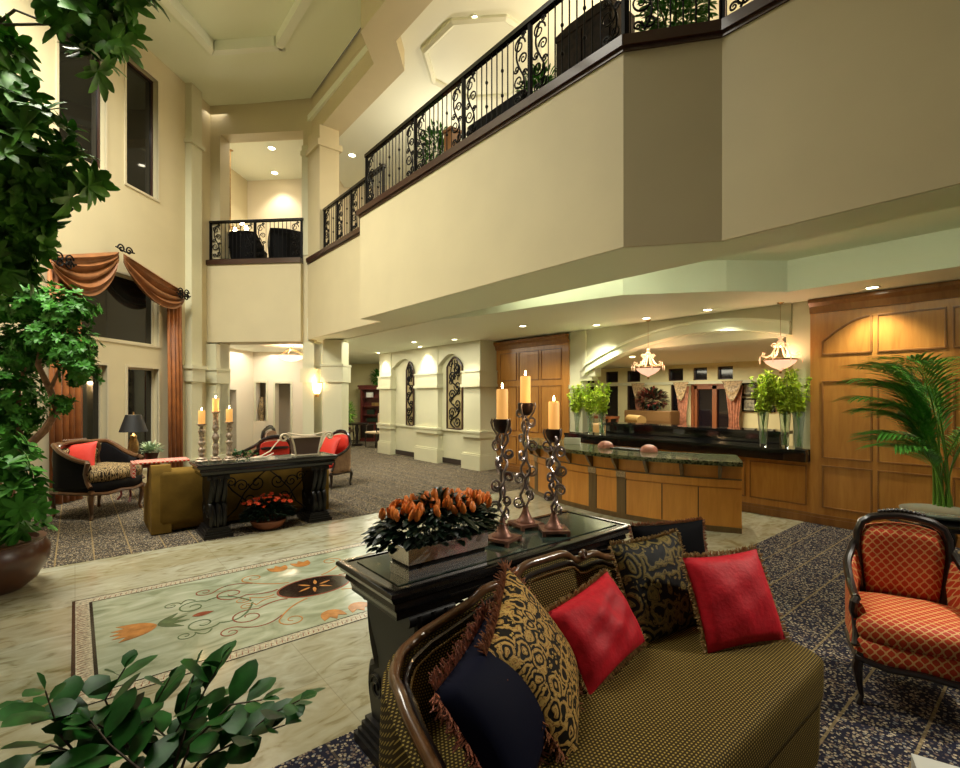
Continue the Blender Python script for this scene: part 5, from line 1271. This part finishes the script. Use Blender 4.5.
# vases of green flowers
def vase_flowers(loc, H, seed, label):
    rs = random.Random(seed); t = thing('flower_vase', label, 'vase', loc, seed, 'glass vases of green flowers')
    m = M(); m.lathe([(.045,0),(.05,.012),(.060,H*.5),(.082,H),(.076,H),(.056,H*.5),(.044,.03),(.002,.03)], n=20, cap=False); m.build('glass_vase', VASEG, t, True)
    m = M(); L = M(); B_ = M()
    for k in range(15):
        a = rs.uniform(0,2*PI); R_ = rs.uniform(.04,.27); hh = H+rs.uniform(.28,.60); u = Vector((math.cos(a), math.sin(a), 0))
        pts = [u*-.03+Vector((0,0,.04)), u*.035+Vector((0,0,H)), u*R_*.65+Vector((0,0,(H+hh)/2)), u*R_+Vector((0,0,hh))]; m.tube(pts, .005, 4)
        for j in range(17):
            f = j/16; p = pts[1].lerp(pts[2], f*2) if f < .5 else pts[2].lerp(pts[3], f*2-1); d = Vector((rs.uniform(-1,1), rs.uniform(-1,1), rs.uniform(-.1,1)))
            for q in range(6): B_.leaf(p+d*.02, d+Vector((rs.uniform(-1,1), rs.uniform(-1,1), rs.uniform(-.6,.6))), (0,0,1), .066*(1.25-.6*f), .056*(1.2-.5*f), .15)
            if j % 4 == 0: L.leaf(p, d, (0,0,1), .12, .018)
    m.build('stems', STEMG, t); B_.build('blossoms', BUDG, t); L.build('leaves', LEAFL, t)
for x, y, H, lb in [(8.18,6.66,.44,'leftmost glass vase of green flowers on the black ledge'),(8.22,6.36,.44,'second glass vase of green flowers from the left on the black ledge'),(8.20,6.06,.44,'third glass vase from the left, at the right of the left cluster of green flowers'),
                    (8.20,3.05,.54,'glass vase of green flowers left in the right hand cluster on the ledge'),(8.24,2.76,.54,'glass vase of green flowers in the middle of the right hand cluster'),(8.14,2.55,.54,'rightmost glass vase of green flowers, against the wood wall')]:
    vase_flowers((x,y,1.046), H, int(x*100+y*37), lb)
# chandeliers in the opening
def chandelier(loc, ztop, label):
    t = thing('chandelier', label, 'chandelier', loc, 0, 'pink glass chandeliers'); H = ztop-loc[2]
    H = H/.82; m = M(); m.tube([(0,0,.30),(0,0,H)], .004, 5); m.lathe([(.06,H),(.03,H-.03)], n=12); m.build('rod', GOLDM, t)
    m = M(); m.lathe([(.01,-.19),(.03,-.17),(.14,-.12),(.23,-.05),(.26,0),(.255,.015)], n=28, cap=False); m.build('glass_bowl', BOWL, t, True)
    m = M(); m.lathe([(.27,-.005),(.275,.02),(.255,.03)], n=28, cap=False); m.lathe([(.015,-.24),(.025,-.21),(.01,-.185)], n=10); m.build('rim', GOLDM, t, True)
    for k in range(8):
        a = k*PI/4; u = Vector((math.cos(a), math.sin(a), 0)); m = M()
        m.tube([u*.03+Vector((0,0,.30)), u*.10+Vector((0,0,.20)), u*.16+Vector((0,0,.10)), u*.24+Vector((0,0,.06)), u*.31+Vector((0,0,.09)), u*.30+Vector((0,0,.14)), u*.26+Vector((0,0,.12))], .010, 5)
        m.tube([tuple(p) for p in spiral(u*.10+Vector((0,0,.26)), u, (0,0,1), .055, 1.3)], .008, 5); m.build('scroll_arm', CRYST, t, True)
        m = M(); m.tube([u*.345+Vector((0,0,.08)), u*.35+Vector((0,0,.02)), u*.345+Vector((0,0,-.06))], [.004,.014,.003], 5); m.build('crystal_drop', CRYST, t, True)
    m = M(); m.lathe([(.05,.30),(.06,.33),(.02,.37),(.045,.40),(.01,.44)], n=12); m.build('crown', CRYST, t, True)
    t.scale = (.82,)*3; light('chandelier_light', 'POINT', (0,0,.06), 6, (1,.70,.42), .12, parent=t)
chandelier((8.0,4.90,2.32), 3.19, 'left one of the pink glass chandeliers hanging before the reception arch')
chandelier((8.0,2.74,2.34), 3.19, 'right one of the pink glass chandeliers, hanging by the wood wall')
# ---- reception room -----------------------------------------------------------
ch = thing('chest', 'brown wooden chest against the window wall of the reception room', 'cabinet', (12.6,7.62,0))
m = M(); m.rbox(-.25,-.72,0,.25,.72,1.42,.015,1); m.build('body', mat('brown_chest_wood', (.13,.065,.022), .4), ch)
for y in (-.70, .02):
    for z in (1.12, .82): m = M(); m.bx(-.262,y,z,-.25,y+.68,z+.26); m.build('drawer', MT['brown_chest_wood'], ch)
fa = thing('flower_arrangement', 'dark burgundy flower arrangement on the wooden chest', 'flowers', (12.6,7.60,1.421))
m = M(); m.lathe([(.12,0),(.18,.06),(.2,.12),(.16,.12)], n=16); m.build('bowl', BLK, fa, True); m = M(); B_ = M(); rs = random.Random(4)
for i in range(700):
    v = Vector((rs.gauss(0,1), rs.gauss(0,1), rs.gauss(0,1))).normalized()*rs.random()**.4; (B_ if i % 3 == 0 else m).leaf((v.x*.34, v.y*.42, .32+v.z*.26), v+Vector((0,0,.3)), (0,0,1), .13, .05 if i % 3 else .08)
m.build('leaves', LEAFDD, fa); B_.build('blossoms', DARKRED, fa)
CUR = mat('pink_gold_curtain', (.40,.16,.09), .5, noise=.4, ns=12); CUR2 = mat('striped_valance', (.36,.24,.12), .5, noise=.6, ns=20)
def far_curtain(y, label, w=.19):
    t = thing('curtain', label, 'curtain', (13.2,y,0), 0, 'draped curtains on the reception room windows'); m = M(); n = 24; vs = []
    for i in range(n+1):
        f = i/n; yy = -w+2*w*f; d = .03*math.sin(f*2*PI*4); vs += [(d,yy,2.10),(d,yy*.8,1.75),(d*.6,yy*.55,1.25),(d,yy*.7,.1)]
    m._a(vs, [(i*4+j, i*4+j+1, (i+1)*4+j+1, (i+1)*4+j) for i in range(n) for j in range(3)]); o = m.build('drape', CUR, t, 80); o.modifiers.new('t','SOLIDIFY').thickness = .015
    m = M(); vs = []
    for i in range(n+1):
        f = i/n; yy = -w*1.25+2.5*w*f; s_ = math.sin(PI*f)
        for j in range(7): g_ = j/6; vs.append((-.07-.03*math.sin(g_*14)*s_-.02, yy*(1-.25*g_), 2.22-(.10+.42*s_)*g_))
    m._a(vs, [(i*7+j, i*7+j+1, (i+1)*7+j+1, (i+1)*7+j) for i in range(n) for j in range(6)]); o = m.build('valance', CUR2, t, 80); o.modifiers.new('t','SOLIDIFY').thickness = .015
far_curtain(8.38, 'draped curtain left of the burgundy flowers in the reception room'); far_curtain(7.02, 'draped curtain right of the burgundy flowers in the reception room'); far_curtain(5.62, 'draped curtain over the right side of the double door', .22)
for k, (y0, y1, z0, z1) in enumerate([(5.13,5.47,1.83,2.16),(5.13,5.47,1.42,1.77),(4.70,5.05,1.83,2.16),(4.70,5.05,1.42,1.77)]):
    t = thing('picture_frame', ['upper left','lower left','upper right','lower right'][k]+' one of the four dark framed prints right of the double door', 'picture', (13.37,(y0+y1)/2,z0), 0, 'framed prints')
    h_ = z1-z0; w = (y1-y0)/2; m = M()
    for r in ((-w,w,0,.04),(-w,w,h_-.04,h_),(-w,-w+.04,0,h_),(w-.04,w,0,h_)): m.bx(-.03,r[0],r[2],.02,r[1],r[3])
    m.build('frame', BLK, t); m = M(); m.bx(-.01,-w+.04,.04,.02,w-.04,h_-.04); m.build('print', ART, t)
sb = thing('sofa', 'gold upholstered settee with rolled arm beyond the black ledge', 'sofa', (10.4,7.55,0), math.radians(-35))
m = M(); m.rbox(-.8,-.32,.1,.8,.40,.62,.08); m.build('seat', GOLDFR, sb, 50); m = M(); m.tube([(.76,-.40,1.22),(.76,.40,1.22)], .12, 14); m.rbox(.68,-.38,.3,.84,.38,1.22,.03); m.build('arm', GOLDFR, sb, 50); m = M(); m.rbox(-.8,.30,.3,.8,.46,1.12,.06); m.build('backrest', GOLDFR, sb, 50)
tb = thing('console_table', 'reddish wooden table by the dark window beyond the left vases', 'table', (12.4,9.3,0)); m = M(); m.bx(-.25,-.6,1.15,.25,.6,1.22); m.build('table_top', DOORW, tb)
for x in (-.2,.2):
    for y in (-.55,.55): m = M(); m.bx(x-.03,y-.03,0,x+.03,y+.03,1.15); m.build('leg', DOORW, tb)

# ---- palm on a round table ------------------------------------------------------
rt = thing('round_table', 'black round table behind the orange armchair, under the palm', 'table', (5.80,.72,.004))
m = M(); m.lathe([(.40,.70),(.42,.71),(.42,.74),(.39,.75)], n=32); m.build('table_top', BLK, rt, True); m = M(); m.lathe([(.26,0),(.27,.04),(.08,.10),(.06,.4),(.10,.6),(.06,.70)], n=18); m.build('pedestal', BLK, rt, True)
pp = thing('potted_palm', 'tall feathery palm in a wide celadon dish on the round table', 'potted plant', (5.80,.72,.756))
m = M(); m.lathe([(.16,0),(.24,.02),(.285,.045),(.29,.06),(.26,.06),(.22,.045),(.01,.04)], n=36); m.build('dish', CELADON, pp, True)
rs = random.Random(12); stm = M(); fr_i = 0
Rv = Vector((.7708,-.6371,0)); Fv = Vector((.6371,.7708,0))
for k in range(21):
    a = rs.uniform(0, 2*PI)
    if k < 9: a = math.atan2(-Rv.y, -Rv.x)+rs.uniform(-.7,.7)
    u = Vector((math.cos(a), math.sin(a), 0)); out_ = rs.uniform(.15,.60) if k >= 9 else rs.uniform(.28,.62); hh = rs.uniform(.85,1.35) if k % 3 else rs.uniform(.55,.9)
    b0_ = Vector((rs.uniform(-.06,.06), rs.uniform(-.06,.06), .05)); n = 20; pts = []
    for i in range(n+1):
        s_ = i/n; z = .05+hh*(1.5*s_-.5*s_**2.6); pts.append(b0_*(1-s_)+u*(out_*s_**2.0)+Vector((0,0,z)))
    stm.tube(pts, [.010*(1-.75*i/n) for i in range(n+1)], 5)
    L = M()
    for i in range(9, n+1):
        s_ = i/n; t_ = (pts[i]-pts[i-1]).normalized(); sd = t_.cross(Vector((0,0,1))).normalized()
        for h2 in (0, .5):
            pos = pts[i-1].lerp(pts[i], h2+.5)
            for sg in (-1, 1): L.leaf(pos, sd*sg*.75+t_*.95+Vector((0,0,.05)), (0,0,1), .34*(1.15-1.3*abs(s_-.72))*rs.uniform(.85,1.1), .020, .40)
    L.leaf(pts[-1], pts[-1]-pts[-2], (0,0,1), .2, .02)
    L.build('frond', PALMG, pp)
stm.build('stems', STEMG, pp, True)
# ---- glass coffee table corner at the lower right ---------------------------------
ct = thing('coffee_table', 'pale framed glass coffee table, its corner at the lower right edge', 'table', (2.345,.375,.004), math.radians(-71.5))
m = M()
for r in ((0,-.9,.9,-.82),(0,-.08,.9,0),(0,-.82,.08,-.08),(.82,-.82,.9,-.08)): m.bx(r[0],r[1],.44,r[2],r[3],.50)
m.build('frame', mat('pale_grey_wood', (.50,.50,.45), .4), ct); m = M(); m.bx(.08,-.82,.455,.82,-.08,.485); m.build('glass_top', SMOKE, ct)
for x in (.04,.86):
    for y in (-.86,-.04): m = M(); m.bx(x-.03,y-.03,0,x+.03,y+.03,.44); m.build('leg', MT['pale_grey_wood'], ct)

# ---- plants at the left -----------------------------------------------------------
def clump(m, c, R_, n, L, Wd, rs, whorl=9, flat=1.0):
    """whorls of leaves at the twig ends of a round clump"""
    for i in range(n):
        v = Vector((rs.gauss(0,1), rs.gauss(0,1), rs.gauss(0,1))).normalized(); p = Vector(c)+Vector((v.x, v.y, v.z*flat))*R_*rs.uniform(.35,1.0); ax = (v+Vector((rs.uniform(-.4,.4), rs.uniform(-.4,.4), .5))).normalized()
        o1 = ax.orthogonal().normalized(); o2 = ax.cross(o1); ph = rs.uniform(0,6)
        for k in range(whorl):
            a = ph+k*2.4; d = (o1*math.cos(a)+o2*math.sin(a))*rs.uniform(.8,1.1)+ax*rs.uniform(.15,.75); m.leaf(p, d, ax, L*rs.uniform(.7,1.15), Wd*rs.uniform(.85,1.15), .22, .14)
def tree(name, label, clumps, trunks, L, Wd, n_per, mt, pot=None, seed=0, base=(0,0,0), whorl=9, barkm=BARK):
    base = Vector(base); t = thing(name, label, 'tree' if 'tree' in name else 'potted plant', tuple(base)); rs = random.Random(seed); m = M()
    for c, r in clumps: clump(m, Vector(c)-base, r, max(3, int(n_per*(r/.3)**2)), L, Wd, rs, whorl)
    m.build('foliage', mt, t, 180)
    for pts, rr_ in trunks:
        m = M(); m.tube([Vector(p)-base for p in pts], rr_, 9); m.build('trunk', barkm, t, True)
    if pot:
        r, h_ = pot; m = M(); m.lathe([(r*.55,0),(r*.78,h_*.18),(r*.98,h_*.55),(r*1.0,h_*.78),(r*.90,h_*.95),(r*.93,h_),(r*.80,h_),(r*.78,h_*.9),(.01,h_*.88)], n=32); m.build('pot', TERRA, t, True)
    return t
A_ = at
c1 = [(A_(80,-15,4.2),.28),(A_(118,-5,4.2),.24),(A_(85,28,4.2),.20),(A_(112,40,4.2),.18),(A_(95,62,4.2),.13),(A_(-5,70,4.3),.24),(A_(-20,40,4.2),.30),(A_(10,110,4.2),.24),(A_(45,135,4.2),.24),(A_(5,165,4.1),.34),(A_(65,172,4.2),.22),(A_(40,195,4.2),.24),(A_(8,215,4.2),.30),(A_(30,235,4.3),.18),(A_(-25,140,4.2),.42),(A_(-30,250,4.2),.42),(A_(10,262,4.2),.24)]
bt = A_(-110,397,4.3); b3 = Vector((bt.x, bt.y, 0))
tr1 = [([b3+Vector((0,0,.4)), b3+Vector((.05,0,1.5)), b3+Vector((.12,.05,2.8)), A_(-60,60,4.25), A_(-40,-120,4.2)], [.07,.065,.055,.045,.03]),
       ([A_(-60,100,4.25), A_(-10,25,4.2), A_(60,24,4.2), A_(85,10,4.2)], [.022,.014,.010,.007]), ([A_(-50,60,4.25), A_(15,10,4.2), A_(45,22,4.2), A_(90,55,4.2)], [.018,.012,.009,.006]),
       ([b3+Vector((.12,.05,2.8)), A_(-10,200,4.2), A_(40,170,4.2)], [.03,.018,.008]), ([b3+Vector((.1,.02,2.3)), A_(-30,260,4.2), A_(10,240,4.2)], [.03,.018,.008])]
tree('indoor_tree', 'tall large leaved tree at the left edge, reaching the top of the picture', c1, tr1, .21, .078, 19, LEAFT, (.36,.48), 2, b3+Vector((0,0,.004)), barkm=BARKD)
c2 = [(A_(35,300,6.3),.36),(A_(70,310,6.3),.30),(A_(70,345,6.3),.32),(A_(45,335,6.3),.34),(A_(20,350,6.4),.34),(A_(80,370,6.3),.24),(A_(5,300,6.3),.40),(A_(15,390,6.4),.34),(A_(0,420,6.4),.40),(A_(30,415,6.5),.22),(A_(62,405,6.3),.15),(A_(20,450,6.4),.22),(A_(-30,360,6.3),.5),(A_(-25,460,6.4),.4)]
fb_ = A_(5,560,6.35); f3 = Vector((fb_.x, fb_.y, 0))
tr2 = [([f3+Vector((0,0,.35)), A_(-5,480,6.3), A_(22,452,6.3), A_(45,430,6.3), A_(57,410,6.3), A_(50,390,6.3), A_(38,365,6.3), A_(42,340,6.3), A_(60,320,6.3)], [.06,.055,.05,.048,.042,.038,.032,.024,.015]),
       ([f3+Vector((.03,0,.35)), A_(12,490,6.35), A_(20,440,6.4), A_(18,390,6.4), A_(30,350,6.3)], [.045,.04,.035,.028,.016]),
       ([A_(50,390,6.3), A_(60,368,6.3), A_(75,345,6.3)], [.026,.018,.01])]
tree('ficus_tree', 'small leaved tree with pale twisting trunks in front of the left drape', c2, tr2, .085, .036, 95, LEAFM, (.26,.36), 5, f3+Vector((0,0,.004)), whorl=8)
c3 = [(A_(5,480,4.5),.26),(A_(28,500,4.5),.20),(A_(0,520,4.4),.24),(A_(30,530,4.5),.13),(A_(-30,500,4.5),.26),(A_(12,455,4.7),.18)]
q3_ = A_(-10,560,4.55); q3 = Vector((q3_.x, q3_.y, 0))
tree('potted_plant', 'broad leaved shrub in a big round brown pot at the left edge', c3, [([q3+Vector((0,0,.35)), q3+Vector((.02,.02,.6)), A_(10,500,4.5)], [.03,.025,.015])],   .17, .062, 18, LEAFM, (.43,.46), 8, q3+Vector((0,0,0)), barkm=BARKD)
c4 = [(A_(42,505,6.6),.13),(A_(55,490,6.6),.10)]
# foreground plant with glossy leaves
g0 = A_(150,900,1.5); g3 = Vector((g0.x, g0.y, .004)); fg = thing('potted_plant', 'glossy dark green plant in the foreground at the lower left', 'potted plant', tuple(g3))
rs = random.Random(17); lm = M(); sm = M()
tips = [((150,800),(120,735),(75,715),(25,705)), ((150,800),(125,740),(105,700),(125,668)), ((160,800),(150,745),(152,710),(170,678)), ((165,800),(185,730),(205,690),(222,660)), ((170,800),(190,745),(230,705),(262,700)), ((190,810),(235,745),(270,715),(300,700)), ((140,800),(95,760),(50,745),(20,762)), ((170,800),(200,760),(240,740),(285,725)), ((150,800),(160,760),(180,725),(196,668)), ((140,810),(110,780),(70,770),(45,790)), ((130,800),(90,770),(60,735),(45,690)), ((165,800),(140,770),(110,745),(90,720)), ((160,800),(175,770),(170,740),(140,715))]
for k, tp in enumerate(tips):
    dd = 1.42+rs.uniform(-.10,.10); pts = [at(u, v, dd+.10*(3-j)*rs.uniform(-.3,.3))-g3 for j, (u, v) in enumerate(tp)]
    Q = [pts[0].lerp(pts[1], i/4) for i in range(4)]+[pts[1].lerp(pts[2], i/4) for i in range(4)]+[pts[2].lerp(pts[3], i/4) for i in range(5)]
    sm.tube([Vector((0,0,.42)), (pts[0]+Vector((0,0,.42)))/2]+Q, [.007,.006]+[.0048*(1-.6*i/12) for i in range(13)], 5)
    for i in range(3, 13):
        t_ = (Q[min(i+1,12)]-Q[i-1]).normalized(); sg = 1 if i % 2 else -1; up = Vector((rs.uniform(-.4,.4), rs.uniform(-.4,.4), 1))
        sd = t_.cross(up).normalized()*sg; f = 1.0 if i < 11 else .6
        lm.leaf(Q[i], sd*.9+t_*.5+Vector((0,0,rs.uniform(-.1,.5))), up, .115*f*rs.uniform(.75,1.2), .074*f, .15, .06)
    lm.leaf(Q[-1], Q[-1]-Q[-3], (0,0,1), .055, .024, .1)
lm.build('leaves', LEAFD, fg, 180); sm.build('stems', BARKD, fg, True)
m = M(); m.lathe([(.14,0),(.20,.15),(.23,.36),(.24,.42),(.21,.42),(.20,.38),(.01,.37)], n=24); m.build('pot', TERRA, fg, True)
